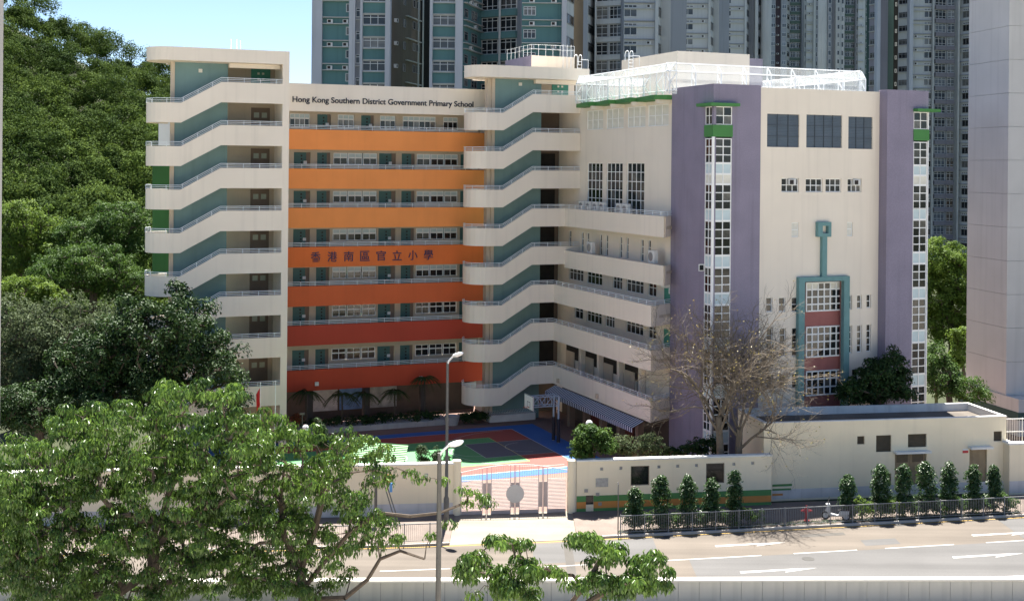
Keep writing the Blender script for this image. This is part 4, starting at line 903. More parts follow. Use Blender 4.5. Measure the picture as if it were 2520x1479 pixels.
T.bay(2138, 2156, Y+2, Y, lil, [Wn(.15, .9, .6, 1.7, 2, 2, fr_d), Sl(.05, 1, .42, .54, .3, led)]); T.bay(2156, 2164, Y-1, Y-1, grey1, proud=.5); T.bay(2164, 2198, Y+1, Y+5, tgreen, [('ac', .25, 1.2)]); T.bay(2198, 2209, Y+6, Y+6, black, [Wn(.3, .7, .8, 1.6, 1, 1)])
T.bay(2209, 2236, Y+2, Y, grey2, [Wn(.08, 1, .6, 1.75, 3, 2, fr_d), Sl(.05, 1, .42, .54, .3, led)]); T.bay(2236, 2245, Y-1, Y-1, grey1, proud=.4)
T.bay(2245, 2296, Y, Y, grey2, [Wn(.54, .98, .55, 1.9, 2, 1), Wn(.54, .98, 2.0, 2.4, 3, 1), Sl(0, 1, 1.88, 1.98, .35, led), ('ac', .14, 2.0), Sl(0, 1, -.12, .05, .4, grey3)])
T.bay(2295, 2298, Y-1, Y-1, led); T.bay(2298, 2329, Y+2, Y+3, grey3, [Wn(.03, .9, .6, 2.45, 3, 3, fr_w, tgb), Sl(0, 1, -.3, .55, .5, lil)]); T.bay(2329, 2358, Y+3, Y+2, grey3, [Wn(.05, .97, .6, 2.45, 3, 3), Sl(0, 1, -.3, .55, .5, lil)]); T.bay(2357, 2361, Y, Y, led)
T.bay(2361, 2402, Y+1, Y-3, grey2, [Wn(.2, .58, .55, 1.9, 2, 1, fr_d), Wn(.2, .58, 2.0, 2.4, 3, 1), Sl(0, 1, 1.88, 1.98, .35, led), Wn(.76, 1, .55, 2.1, 1, 1), Sl(0, 1, -.12, .05, .4, grey3)])
# tall pale building corner at the far right
cx0, cy0 = 42.1, 105.; fa = math.atan2(-.982, .187)   # its left face runs forward-right
rt = thing('tower_block_corner', (cx0, cy0, 0), 'smooth pale grey tower corner with panel joints at the right edge', 'tower')
rp_ = mat('pale_grey_cladding', (.49, .485, .475), .8, .08, .2, streak=.12)
bk = (-.187*6.2, .982*6.2)
for k in range(17):
    z0 = 3.1+k*2.85; m_ = MB().prism([(0, 0), (9, .9), (8, 9), bk], z0+.012, z0+2.838); m_.build('cladding_panel', rp_, rt)
MB().prism([(.1, .1), (8.9, 1.0), (7.9, 8.9), (bk[0]+.1, bk[1]-.1)], 3.1, 51.5).build('core_wall', concrete, rt)
pod = [(.35, -1.8), (12, -1.2), (10, 9), (-.187*6.2-.5, .982*6.2+.5)]
MB().prism(pod, 2.0, 3.1).build('podium_wall', grey2, rt)
pod2 = [(x+(.06 if i in (1, 2) else -.04), y-(.05 if i < 2 else -.05)) for i, (x, y) in enumerate(pod)]
MB().prism(pod2, 1.35, 1.995).build('green_stripe', tgreen, rt); MB().prism(pod, 0, 1.345).build('podium_wall', grey2, rt)
# edge of the building the picture is taken from
le = at(9, 0, 30); wb = MB().prism([(-.9, 0), (0, 0), (-1.5, 3), (-2.4, 3)], 0, 40).build('concrete_pier', concrete); wb.location = (le[0], 30, 0); tag(wb, 'grey concrete pier at the left edge of the view', 'pier')

# ================================================================== vegetation
def fastmesh(name, V, Fc, m):
    me = bpy.data.meshes.new(name); n, k = Fc.shape
    me.vertices.add(len(V)); me.vertices.foreach_set('co', V.astype(np.float32).ravel())
    me.loops.add(n*k); me.loops.foreach_set('vertex_index', Fc.astype(np.int32).ravel())
    me.polygons.add(n); me.polygons.foreach_set('loop_start', np.arange(0, n*k, k, dtype=np.int32))
    me.update(calc_edges=True); me.materials.append(m); return me
def nrm(a): return a/np.maximum(np.linalg.norm(a, axis=1, keepdims=True), 1e-9)
def leafgeo(C, D, N, L, Wd, fold=.25):
    D = nrm(D); S_ = nrm(np.cross(D, N)); N = np.cross(S_, D); L = L[:, None]; Wd = Wd[:, None]
    base = C; tip = C+D*L-N*L*.10; l = C+D*L*.45+S_*Wd*.5+N*Wd*fold; r = C+D*L*.45-S_*Wd*.5+N*Wd*fold
    V = np.stack([base, l, tip, r], 1).reshape(-1, 3); i = np.arange(len(C))*4
    Fc = np.concatenate([np.stack([i, i+1, i+2], 1), np.stack([i, i+2, i+3], 1)]); return V, Fc
def dome(cs, rs, per, droop=.9, flat_=.65):
    """drooping rosettes: leaves hang over a little umbrella at each branch end"""
    n = len(cs)*per; c = np.repeat(cs, per, 0); r = np.repeat(rs, per); th = rng.uniform(0, 2*np.pi, n); ph = np.radians(rng.uniform(5, 105, n)); q = rng.uniform(.45, 1.0, n)
    rad = np.stack([np.cos(th)*np.sin(ph), np.sin(th)*np.sin(ph), np.cos(ph)*flat_], 1); pos = c+rad*(r*q)[:, None]
    tan = np.stack([np.cos(th)*np.cos(ph), np.sin(th)*np.cos(ph), -np.sin(ph)], 1); d = tan+rng.normal(0, .25, (n, 3)); d[:, 2] -= droop*rng.uniform(.2, 1, n)
    return pos, d, rad+rng.normal(0, .25, (n, 3))
def ball(cs, rs, per, up=.45, jit=.35):
    n = len(cs)*per; c = np.repeat(cs, per, 0); r = np.repeat(rs, per); v = nrm(rng.normal(0, 1, (n, 3))); v[:, 2] = np.where(v[:, 2] < -.4, -v[:, 2], v[:, 2])
    q = rng.uniform(.55, 1.05, n); pos = c+v*(r*q)[:, None]; N = nrm(v+np.array([0, 0, up])+rng.normal(0, jit, (n, 3)))
    d = np.cross(N, nrm(rng.normal(0, 1, (n, 3)))); d[:, 2] -= .25; return pos, d, N
def skeleton(base, stems, ends, r0=.022, wig=.10, up=.12, sr=0):
    """stems: list of polylines from the base; ends: branch tips; each tip grows from the nearest wood -> tubes"""
    nodes = []; par = []; smin = []
    for si, st in enumerate(stems):
        prev = -1
        for pi, p in enumerate(st): smin.append(sr*(1.6 if si == 0 else 1)*(1-.62*pi/max(1, len(st)-1)*(si > 0))); nodes.append(Vector(p)); par.append(prev); prev = len(nodes)-1
    arr = np.array([list(n) for n in nodes]); order = np.argsort(np.linalg.norm(np.array(ends)-arr[-1], axis=1)); tips = []
    P = [list(n) for n in nodes]
    for k in order:
        e = np.array(ends[k]); a = np.array(P); d = np.linalg.norm(a-e, axis=1)+.6*np.maximum(0, a[:, 2]-e[2]); d[0] += 5; j = int(np.argmin(d))
        L = np.linalg.norm(e-a[j]); n = max(2, min(5, int(L/.7)+1)); prev = j
        perp = rng.normal(0, 1, 3)*L*wig
        for s in range(1, n+1):
            t = s/n; p = a[j]+(e-a[j])*t+perp*math.sin(math.pi*t)+np.array([0, 0, up*L*math.sin(math.pi*t)])
            P.append(list(p)); par.append(prev); prev = len(P)-1
        tips.append(prev)
    rr = np.zeros(len(P)); 
    for t in tips: rr[t] = r0**2.2
    for k in range(len(P)-1, -1, -1):
        if rr[k] == 0: rr[k] = (r0*.7)**2.2
        if par[k] >= 0: rr[par[k]] += rr[k]
    rr = rr**(1/2.2); rr[:len(smin)] = np.maximum(rr[:len(smin)], smin)
    return P, par, rr
def wood(name, P, par, rr, m, parent, n=6, rmax=9):
    o = MB()
    for k in range(len(P)):
        if par[k] >= 0:
            r1 = min(rr[par[k]], rr[k]*1.6, rmax); o.tube([P[par[k]], P[k]], [r1, min(rr[k], rmax)], n if rr[k] > .05 else 4, cap=False)
    return o.build(name, m, parent, smooth=True)
def ell(spec, Y, dY, n, rngY=1.):
    """branch tips spread through crown lobes given as (u, v, half width, half height) sightings at distance Y"""
    out = []
    tot = sum(s[2]*s[3] for s in spec)
    for s in spec:
        k = max(3, int(n*s[2]*s[3]/tot)); v = nrm(rng.normal(0, 1, (k, 3)))*(rng.uniform(.25, 1, (k, 1))**.5)
        for a, b, c in v:
            yy = Y+(s[4] if len(s) > 4 else 0)+b*dY; out.append(at(s[0]+a*s[2], s[1]+c*s[3], yy))
    return np.array(out)
bark = mat('grey_brown_bark', (.095, .074, .056), .9, .25, 3, bump=.5, bscale=25); bark_d = mat('dark_bark', (.075, .06, .045), .9, .25, 3, bump=.5, bscale=25)
lf_front = leafmat('broad_glossy_leaf', (.012, .042, .008), (.140, .235, .042), .27, .34, .36, 1.4, .7)
lf_dark = leafmat('dark_ficus_leaf', (.009, .028, .008), (.05, .095, .022), .16, .55, .2, 1.2, .5); lf_silver = leafmat('silvery_leaf', (.028, .048, .018), (.12, .15, .075), .22, .65, .12, 1.2, .5)
lf_lime = leafmat('lime_leaf', (.035, .075, .012), (.15, .22, .035), .32, .6, .15, 1.3, .5); lf_mid = leafmat('mid_green_leaf', (.018, .050, .010), (.09, .155, .03), .25, .6, .15, 1.3, .5); lf_hill = leafmat('hill_canopy', (.009, .026, .006), (.095, .145, .027), .16, .8, .06, 1.5, .12)
lf_hedge = leafmat('shrub_leaf', (.015, .045, .012), (.065, .13, .03), .25, .4, .45)
def tree(name, label, base, stems, ends, per, L, Wd, cr, style, lm, bk=bark, group=None, cat='tree', r0=.022, wig=.1, rmax=9, crown='crown', sub=None, sr=0):
    t = thing(name, (base[0], base[1], base[2]), label, cat, group); o = np.array(base)
    ends = np.asarray(ends); P, par, rr = skeleton(base, stems, ends if sub is None else ends[:sub], r0, wig, sr=sr); P = [list(np.array(p)-o) for p in P]
    wood('trunk', P, par, rr, bk, t, rmax=rmax)
    rs = rng.uniform(cr*.7, cr*1.25, len(ends)); pos, d, N = (dome if style == 'dome' else ball)(ends-o, rs, per)
    n = len(pos); V, Fc = leafgeo(pos, d, N, rng.uniform(.65, 1.25, n)*L, rng.uniform(.7, 1.2, n)*Wd); link(crown, fastmesh(crown, V, Fc, lm), t); return t
# the two big trees in front on the left, and the tree tops at the bottom centre
b = gr(385, 1600); Y = 55.
bx = lambda u, v, y=Y: at(u, v, y)
def base_at(u, y): x = at(u, 1300, y)[0]; return (x, y, 0.)
B1 = base_at(372, 55)
ends = ell([(110, 1170, 170, 95), (330, 1110, 170, 100), (470, 1000, 150, 62), (580, 1090, 110, 80), (90, 1330, 150, 110), (390, 1235, 190, 80), (200, 1250, 120, 60), (30, 1240, 80, 120), (250, 1030, 130, 45), (110, 1440, 130, 45), (300, 1420, 90, 40), (480, 1120, 120, 70), (520, 1220, 90, 70), (200, 1130, 120, 60), (480, 1330, 90, 60), (60, 1100, 60, 30), (160, 1060, 50, 25), (420, 950, 40, 22), (540, 955, 50, 25), (230, 1340, 110, 50), (20, 1420, 50, 50), (420, 1440, 60, 30), (200, 1400, 120, 50), (330, 1330, 120, 60), (60, 1280, 90, 70), (150, 1450, 150, 35), (450, 1400, 110, 50), (300, 1470, 160, 30), (40, 1370, 80, 60)], 55, 3.4, 1000)
tree('broadleaf_tree', 'large spreading broadleaf tree with drooping leaves, front left', B1,
     [[B1, bx(372, 1450), bx(378, 1380), bx(372, 1330)], [bx(372, 1330), bx(345, 1270), bx(300, 1200)], [bx(372, 1330), bx(402, 1260), bx(430, 1160), bx(450, 1070)], [bx(378, 1400), bx(300, 1455), bx(190, 1470, 54), bx(90, 1450, 54)], [bx(374, 1350), bx(430, 1290), bx(520, 1240)]],
     ends, 72, .225, .085, .47, 'dome', lf_front, r0=.016, rmax=.34, sr=.17)
B2 = base_at(745, 56.5)
ends = ell([(700, 1130, 120, 75), (640, 1050, 90, 50), (860, 1120, 90, 50), (770, 1235, 150, 70), (620, 1330, 160, 85), (930, 1175, 55, 35), (870, 1310, 90, 60), (560, 1440, 110, 40), (960, 1330, 30, 30), (620, 1200, 110, 80), (800, 1170, 90, 60), (690, 1420, 110, 50), (820, 1400, 60, 50), (900, 1260, 60, 50), (740, 1070, 60, 30), (860, 1075, 50, 22), (940, 1110, 40, 25), (680, 1270, 80, 50), (740, 1340, 80, 50), (640, 1430, 100, 40), (580, 1260, 70, 60), (700, 1450, 130, 35), (590, 1390, 100, 50)], 56.5, 3.0, 500)
ends = np.concatenate([ends, [at(u, v, 55.5) for u, v in ((1165, 1215), (1190, 1225), (1150, 1240), (1200, 1240), (1090, 1185), (1140, 1210), (1035, 1180), (1105, 1290), (1060, 1320), (960, 1290), (1010, 1165))]])
y2 = 56.5
tree('broadleaf_tree', 'many stemmed broadleaf tree with long bare limbs reaching the lamp post', B2,
     [[B2, bx(745, 1470, y2), bx(742, 1400, y2)], [bx(745, 1450, y2), bx(800, 1380, y2), bx(860, 1310, y2), bx(930, 1262, 56), bx(1010, 1270, 55.5), bx(1080, 1262, 55.5), bx(1150, 1235, 55.5)], [bx(760, 1475, y2), bx(850, 1470, 55), bx(905, 1425, 55), bx(935, 1375, 55), bx(985, 1355, 55), bx(1045, 1375, 55)],
      [bx(742, 1400, y2), bx(700, 1320, y2), bx(690, 1230, y2), bx(700, 1150, y2)], [bx(742, 1400, y2), bx(775, 1300, y2), bx(800, 1200, y2)]],
     ends, 64, .22, .085, .44, 'dome', lf_front, r0=.015, rmax=.26, sr=.13)
B3 = base_at(1395, 47)
ends = ell([(1245, 1335, 58, 18), (1165, 1395, 55, 35), (1280, 1410, 70, 40), (1425, 1330, 45, 20), (1490, 1365, 60, 25), (1600, 1395, 65, 35), (1470, 1440, 100, 28), (1368, 1400, 22, 20), (1560, 1440, 90, 25), (1200, 1455, 80, 20), (1300, 1465, 60, 14)], 47, 1.6, 170)
z3 = 47.
tree('broadleaf_tree', 'top of a broadleaf tree rising over the parapet at bottom centre', B3, [[B3, bx(1395, 1560, z3), bx(1400, 1490, z3), bx(1440, 1440, z3), bx(1475, 1380, z3)], [bx(1400, 1520, z3), bx(1300, 1470, z3), bx(1230, 1420, z3)], [bx(1400, 1510, z3), bx(1500, 1450, z3)]],
     ends, 64, .245, .09, .40, 'dome', lf_front, r0=.014, rmax=.2, sr=.06)
# trees beside the left tower
def simple(label, u, Y, lobes, dY, n, per, L, Wd, cr, lm, style='ball', name='broadleaf_tree', bk=bark_d, group=None, r0=.03, zb=0, sub=None):
    x = at(u, 900, Y)[0]; bz = zb; Bz = (x, Y, bz); e = ell(lobes, Y, dY, n); top = e[:, 2].max(); cz = e[:, 2].mean()
    return tree(name, label, Bz, [[Bz, (x+.1, Y, bz+(cz-bz)*.4), (x-.1, Y+.1, bz+(cz-bz)*.75), (x, Y, cz)]], e, per, L, Wd, cr, style, lm, bk, group, r0=r0, rmax=.35, sub=sub)
simple('dark dense fig tree in front of the left stair tower', 400, 86, [(455, 790, 75, 55), (440, 725, 25, 35), (340, 860, 120, 90), (535, 880, 70, 55), (220, 900, 120, 85), (430, 935, 150, 60), (570, 930, 35, 40), (330, 770, 60, 40), (300, 960, 200, 60), (480, 840, 80, 60), (150, 990, 150, 50), (560, 990, 60, 30)], 3.6, 560, 75, .27, .14, .72, lf_dark)
simple('silvery leaved tree at the left edge below the hillside', 90, 90, [(70, 850, 100, 95), (60, 970, 100, 90), (190, 790, 100, 60), (220, 860, 80, 60), (90, 900, 120, 100), (20, 780, 50, 50), (130, 1040, 130, 50)], 3.6, 420, 75, .24, .12, .75, lf_silver)
simple('yellow green young tree at the left edge', 50, 104, [(60, 715, 75, 35), (120, 740, 60, 35)], 2.2, 110, 70, .26, .12, .5, lf_lime)
simple('feathery mid green tree behind the fig tree', 230, 112, [(220, 660, 120, 60), (300, 700, 80, 60), (140, 680, 80, 60)], 4, 300, 80, .28, .11, .65, lf_mid)
simple('bright green tree on the slope left of the tower', 300, 120, [(290, 560, 80, 60), (200, 590, 80, 50), (330, 620, 50, 50)], 4, 260, 80, .30, .14, .7, lf_mid)
simple('leafy tree at the foot of the hill by the left edge', 60, 122, [(60, 560, 90, 65), (130, 620, 80, 50), (30, 640, 60, 50)], 4, 260, 80, .30, .14, .7, lf_lime)
simple('dense dark undergrowth below the silvery tree at the left edge', 100, 83, [(60, 1030, 110, 30), (230, 1010, 130, 30), (20, 990, 60, 40)], 2, 150, 60, .24, .12, .6, lf_dark, name='shrub')
# right of the hall
simple('sunlit lime green tree between the purple block and the pale tower', 2340, 135, [(2310, 640, 55, 55), (2360, 690, 60, 70), (2300, 740, 50, 60), (2380, 770, 40, 60), (2330, 800, 60, 50)], 4, 380, 85, .32, .16, .7, lf_lime)
simple('small pale tree in front of the pale tower', 2372, 118, [(2372, 830, 30, 35), (2360, 880, 28, 25)], 1.4, 40, 60, .32, .18, .55, lf_lime)
simple('bushy shrub behind the flat roofed building, right end', 2340, 99, [(2320, 930, 45, 55), (2380, 960, 45, 35), (2300, 880, 25, 35), (2420, 975, 22, 15)], 2, 110, 60, .26, .12, .55, lf_mid, name='shrub')
simple('dark evergreen shrub behind the flat roofed building', 2165, 90.5, [(2150, 950, 75, 45), (2200, 920, 38, 42), (2195, 880, 10, 20), (2105, 970, 45, 26), (2160, 905, 28, 22), (2225, 960, 25, 30)], 1.6, 190, 60, .24, .13, .45, lf_dark, name='shrub')
simple('round light green tree leaning over the gate pillar', 1462, 80.4, [(1455, 1080, 42, 35), (1430, 1110, 28, 22), (1490, 1095, 30, 22), (1440, 1130, 18, 14)], 1.3, 110, 60, .20, .12, .36, lf_mid, name='small_tree')
simple('loose leafy shrub behind the striped wall', 1565, 82.2, [(1560, 1105, 40, 16), (1600, 1095, 35, 22), (1530, 1098, 22, 20)], .8, 60, 40, .22, .08, .36, lf_silver, name='shrub')
simple('low dark shrub below the purple corner', 1690, 84, [(1690, 1110, 45, 14), (1740, 1100, 40, 22), (1650, 1112, 30, 10)], .8, 50, 40, .22, .10, .36, lf_dark, name='shrub')
for i, (u, v, w_, h, lab) in enumerate(((1040, 1120, 14, 26, 'taller dark conifer bush beside the court'), (1072, 1125, 14, 22, 'middle dark conifer bush beside the court'), (1098, 1135, 8, 14, 'smallest dark conifer bush beside the court'))):
    simple(lab, u, 82+i*.2, [(u, v, w_, h), (u+3, v+16, w_+2, 12)], .5, 40, 45, .15, .05, .22, lf_dark, name='conifer_bush', group='bushes beside the court', r0=.012)
for u, v, h, lab in ((782, 1060, 45, 'pointed conifer among the front tree leaves'), (795, 1075, 30, 'shorter pointed conifer beside it')):
    simple(lab, u, 88, [(u, v+14, 12, h*.7), (u, v-12, 5, h*.6)], .5, 40, 50, .2, .06, .25, lf_dark, name='conifer', r0=.012)
# yard planting in the shade of the classroom block
hx = MB().box(1.5, 14.8, 3.6, 5.8, 0, .45).build('planter_kerb', concrete); hx.location = (*P0, 0); hx.rotation_euler = (0, 0, TH); tag(hx, 'long low planter kerb in front of the classroom block', 'planter')
def hedge(label, a0, a1, b0, b1, z0, z1, n, lm=lf_dark, name='hedge'):
    q = np.stack([rng.uniform(a0, a1, n), rng.uniform(b0, b1, n), rng.uniform(z0, z1, n)], 1); pos, d, N = ball(q, np.full(n, .3), 45); V, Fc = leafgeo(pos, d, N, rng.uniform(.12, .22, len(pos)), rng.uniform(.06, .1, len(pos)))
    o = link(name, fastmesh(name, V, Fc, lm), None, (*P0, 0), TH); tag(o, label, 'hedge'); return o
hedge('long dark hedge in the planter under the red balcony', 1.7, 14.6, 3.8, 5.6, .5, .9, 130); hedge('clipped dark hedge between the round planter and white planter', 15.6, 18.1, 2.9, 4.0, .3, .8, 50)
pl = thing('white_planter', (*W(18.3, 3.1), 0), 'white planter box with lattice top below the stair landing', 'planter', rz=TH); MB().box(0, 4.3, 0, 1.3, 0, .62).build('box', mat('dull_white_paint', (.58, .58, .55), .8, .08), pl, bevel=.02)
f = MB()
for k in range(28): x = k*.155; f.quad((x, -.01, .63), (x+.03, -.01, .63), (x+.23, .9, 1.0), (x+.2, .9, 1.0)).quad((x+.2, -.012, .632), (x+.23, -.012, .632), (x+.03, .9, 1.002), (x, .9, 1.002))
f.build('lattice', white, pl)['kind'] = 'stuff'
p = MB().lathe([(.5, 0), (.62, .55), (.66, .8), (.55, .8), (.5, .7)], 0, 0, 14).build('round_planter', concrete); p.location = (*W(14.95, 3.4), 0); tag(p, 'round concrete planter pot at the hedge end', 'planter')
def palm(label, u, a, b, h):
    x, y = W(a, b); t = thing('palm', (x, y, .3), label, 'palm', 'palms in front of the classroom block'); MB().tube([(0, 0, 0), (.05, .03, h*.5), (0, .05, h)], [.09, .07, .06], 7).build('trunk', bark_d, t)
    C = []; D = []; Nn = []
    for k in range(13):
        th = 2*math.pi*k/13+rng.uniform(-.2, .2); el = rng.uniform(.2, 1.1); L = rng.uniform(1.1, 1.5)
        for s in np.linspace(.12, 1, 16):
            px = np.array([math.cos(th)*L*s*math.cos(el*(1-s*.6)), math.sin(th)*L*s*math.cos(el*(1-s*.6)), h+L*s*math.sin(el)-L*1.0*s*s])
            for sd in (-1, 1): C.append(px); D.append([math.cos(th)*.6-sd*math.sin(th)*.8, math.sin(th)*.6+sd*math.cos(th)*.8, -.5]); Nn.append([0, 0, 1.])
    C, D, Nn = map(np.array, (C, D, Nn)); V, Fc = leafgeo(C, D, Nn, np.full(len(C), .42), np.full(len(C), .05)); link('fronds', fastmesh('fronds', V, Fc, lf_dark), t)
for lab, a, b, h in (('palm nearest the left tower under the red balcony', 2.6, 4.8, 3.0), ('second palm from the left under the red balcony', 5.6, 4.6, 2.7), ('palm before the blue mural', 7.6, 4.9, 2.5), ('palm near the middle of the red balcony', 10.2, 4.7, 2.6), ('tallest palm at the right end of the hedge', 12.9, 4.8, 3.6)): palm(lab, 0, a, b, h)
simple('orange leaved shrub beside the left tower pier', 735, 97.6, [(732, 1032, 12, 9)], .5, 14, 40, .2, .06, .3, leafmat('rust_leaf', (.10, .03, .008), (.22, .08, .02)), name='shrub', r0=.01)
# clipped columnar shrubs along the kerb
cols = [(1555, 1210), (1620, 1183), (1685, 1183), (1743, 1190), (1800, 1170), (2078, 1177), (2160, 1155), (2217, 1155), (2275, 1148), (2332, 1148), (2393, 1155), (2445, 1157)]
cl_lab = ['shortest columnar shrub beside the sign pole', 'second columnar shrub from the sign pole', 'third columnar shrub from the sign pole', 'fourth columnar shrub from the sign pole, before the second wall window', 'fifth and tallest columnar shrub from the sign pole', 'columnar shrub just right of the motorcycle', 'columnar shrub before the lower louvre of the flat roofed building', 'columnar shrub at the left leaf of the double door', 'columnar shrub at the right leaf of the double door', 'fat columnar shrub between the two doors', 'columnar shrub before the single timber door', 'last columnar shrub at the right end of the flat roofed building']
for (u, vt), lab in zip(cols, cl_lab):
    x = at(u, 1290, 76.5+(u-1555)*.0037)[0]; y = ky(x)+.95; zt = at(u, vt, y)[2]; t = thing('columnar_shrub', (x, y, .1), lab, 'shrub', 'clipped shrubs along the pavement')
    MB().tube([(0, 0, 0), (.02, 0, .6)], [.05, .04], 6).build('stem', bark_d, t)
    n = 95; h = rng.uniform(.02, 1, n)**.85; wd = .66*rng.uniform(.8, 1.2)*np.where(h < .2, .8+h, 1.0-.62*np.maximum(0, h-.2)**1.5)*np.where(h > .92, .3, 1); th = rng.uniform(0, 6.283, n); rr_ = wd*rng.uniform(.2, .85, n)
    C = np.stack([rr_*np.cos(th), rr_*np.sin(th), .15+h*(zt*1.04-.22)], 1); pos, d, N = ball(C, np.full(n, .25)*rng.uniform(.8, 1.2, n), 38); V, Fc = leafgeo(pos, d, N, rng.uniform(.11, .19, len(pos)), rng.uniform(.06, .1, len(pos))); link('foliage', fastmesh('foliage', V, Fc, lf_hedge), t)
lows = [(1590, 1, lf_mid), (1650, 1, lf_mid), (1715, .9, lf_mid), (1770, 1, lf_mid), (1832, 1.1, lf_mid), (2116, 1.35, lf_lime), (2190, 1.1, lf_lime), (2250, .9, lf_mid), (2302, .9, lf_mid), (2362, 1.0, lf_mid), (2420, 1.0, lf_mid), (2475, 1.1, lf_mid)]
ll = ['low bush right of the shortest columnar shrub', 'low bush between second and third columnar shrubs', 'low bush between third and fourth columnar shrubs', 'low bush left of the tallest columnar shrub', 'low bush at the end of the first shrub row', 'wide yellow green low bush right of the motorcycle', 'yellow green low bush left of the double door', 'low bush before the double door', 'low bush right of the double door', 'low bush left of the single door', 'low bush right of the single door', 'low bush at the far right end of the shrubs']
for (u, s, lm), lab in zip(lows, ll):
    x = at(u, 1280, 76.3+(u-1555)*.0037)[0]; y = ky(x)+.8; t = thing('low_bush', (x, y, .1), lab, 'bush', 'low bushes along the pavement'); MB().tube([(0, 0, 0), (0, 0, .4)], .03, 5).build('stem', bark_d, t)
    n = 34; C = np.stack([rng.normal(0, .36*s, n), rng.normal(0, .22, n), rng.uniform(.25, .95*s, n)], 1); pos, d, N = ball(C, np.full(n, .2), 26); V, Fc = leafgeo(pos, d, N, rng.uniform(.11, .2, len(pos)), rng.uniform(.06, .1, len(pos))); link('foliage', fastmesh('foliage', V, Fc, lm), t)
n = 900; X = rng.uniform(6.6, 33, n); C = np.stack([X, np.array([ky(x) for x in X])+rng.uniform(.3, .9, n), np.full(n, .15)], 1); pos, d, N = ball(C, np.full(n, .08), 7, .8); V, Fc = leafgeo(pos, d, N, rng.uniform(.06, .13, len(pos)), rng.uniform(.03, .05, len(pos)))
tag(link('ground_cover', fastmesh('ground_cover', V, Fc, lf_hedge)), 'low weeds along the kerb below the railing', 'weeds', kind='stuff')
# banana plant right of the purple block
t = thing('banana_plant', (*at(2305, 900, 108)[:2], 0), 'banana plant with big pale leaves right of the purple block', 'plant'); MB().tube([(0, 0, 0), (0, 0, 3.6)], [.18, .12], 8).build('stem', leafmat('banana_stem', (.10, .13, .05), (.14, .17, .07)), t)
for k in range(7):
    th = k*.9; C = []; f = MB(); L = 2.6
    pts = [Vector((math.cos(th)*L*s*.75, math.sin(th)*L*s*.75, 3.4+L*(1.05*s-.75*s*s*1.2))) for s in np.linspace(0, 1, 7)]; wv = Vector((-math.sin(th), math.cos(th), 0))
    for i in range(6):
        a = .30*math.sin(math.pi*(i/6)**.7)+.03; b_ = .30*math.sin(math.pi*min(.999, ((i+1)/6))**.7)+.02; dz = Vector((0, 0, .1)); f.quad(pts[i], pts[i+1], pts[i+1]+wv*b_+dz, pts[i]+wv*a+dz); f.quad(pts[i+1], pts[i], pts[i]-wv*a+dz, pts[i+1]-wv*b_+dz)
    f.build('leaf', leafmat('banana_leaf', (.12, .20, .06), (.20, .28, .10), .4), t)
# bare tree in front of the purple corner
tw = mat('pale_bare_twig', (.15, .122, .09), .85, .2, 3); Bt = (14.15, 82.4, 0.)
bt = thing('bare_tree', Bt, 'nearly leafless wide tree in front of the purple corner tower', 'tree'); seg = MB(); tipsb = []; fine = MB()
def grow(p, d, L, r, lev):
    n = 3 if lev < 3 else 2; q = p; pts = [p]
    for s in range(n):
        d = (d+Vector(rng.normal(0, .26 if lev > 1 else .16, 3))+Vector((0, 0, .07 if lev < 3 else .03))).normalized(); q = q+d*(L/n); pts.append(q)
    (seg if lev < 3 else fine).tube(pts, [r*(1-.45*k/n) for k in range(n+1)], 7 if lev < 2 else (5 if lev < 3 else 3), cap=False)
    if lev >= 6: tipsb.append(q); return
    kids = (4, 5, 5, 4, 3, 3)[lev]
    for c in range(kids):
        t = .35+.65*(c+1)/kids; base = pts[0]+(pts[-1]-pts[0])*min(t, 1) if c < kids-1 else pts[-1]
        ax = d.cross(Vector(rng.normal(0, 1, 3))).normalized(); ang = rng.uniform(.45, .95) if c < kids-1 else rng.uniform(.1, .4)
        nd = Matrix.Rotation(ang, 3, ax) @ d; nd.z = nd.z*.85+.10; grow(base, nd.normalized(), L*rng.uniform(.56, .74), r*(.5 if c < kids-1 else .66), lev+1)
for dx, h in ((-.1, 5.6), (.9, 4.8)):
    p0 = Vector((dx, dx*.3, 0)); p1 = Vector((dx*1.4-.1, 0, h)); seg.tube([p0, (p0+p1)/2+Vector((.1, 0, 0)), p1], [.34, .27, .2], 9, cap=False)
    for c in range(5):
        th = c*1.257+dx; grow(p1-Vector((0, 0, .35*c)), Vector((math.cos(th)*.95, math.sin(th)*.75, 1.2)).normalized(), 3.7, .10, 1)
seg.build('trunk', mat('pale_bare_bark', (.17, .14, .105), .85, .2, 3), bt, smooth=True); fine.build('twigs', tw, bt)['kind'] = 'stuff'
tp = np.array([list(t) for t in tipsb]); sel = tp[rng.integers(0, len(tp), 900)]; V, Fc = leafgeo(sel, rng.normal(0, 1, (900, 3)), rng.normal(0, 1, (900, 3)), np.full(900, .14), np.full(900, .08)); o = link('last_leaves', fastmesh('last_leaves', V, Fc, leafmat('yellowing_leaf', (.20, .17, .04), (.35, .28, .10), .3)), bt); o['kind'] = 'stuff'
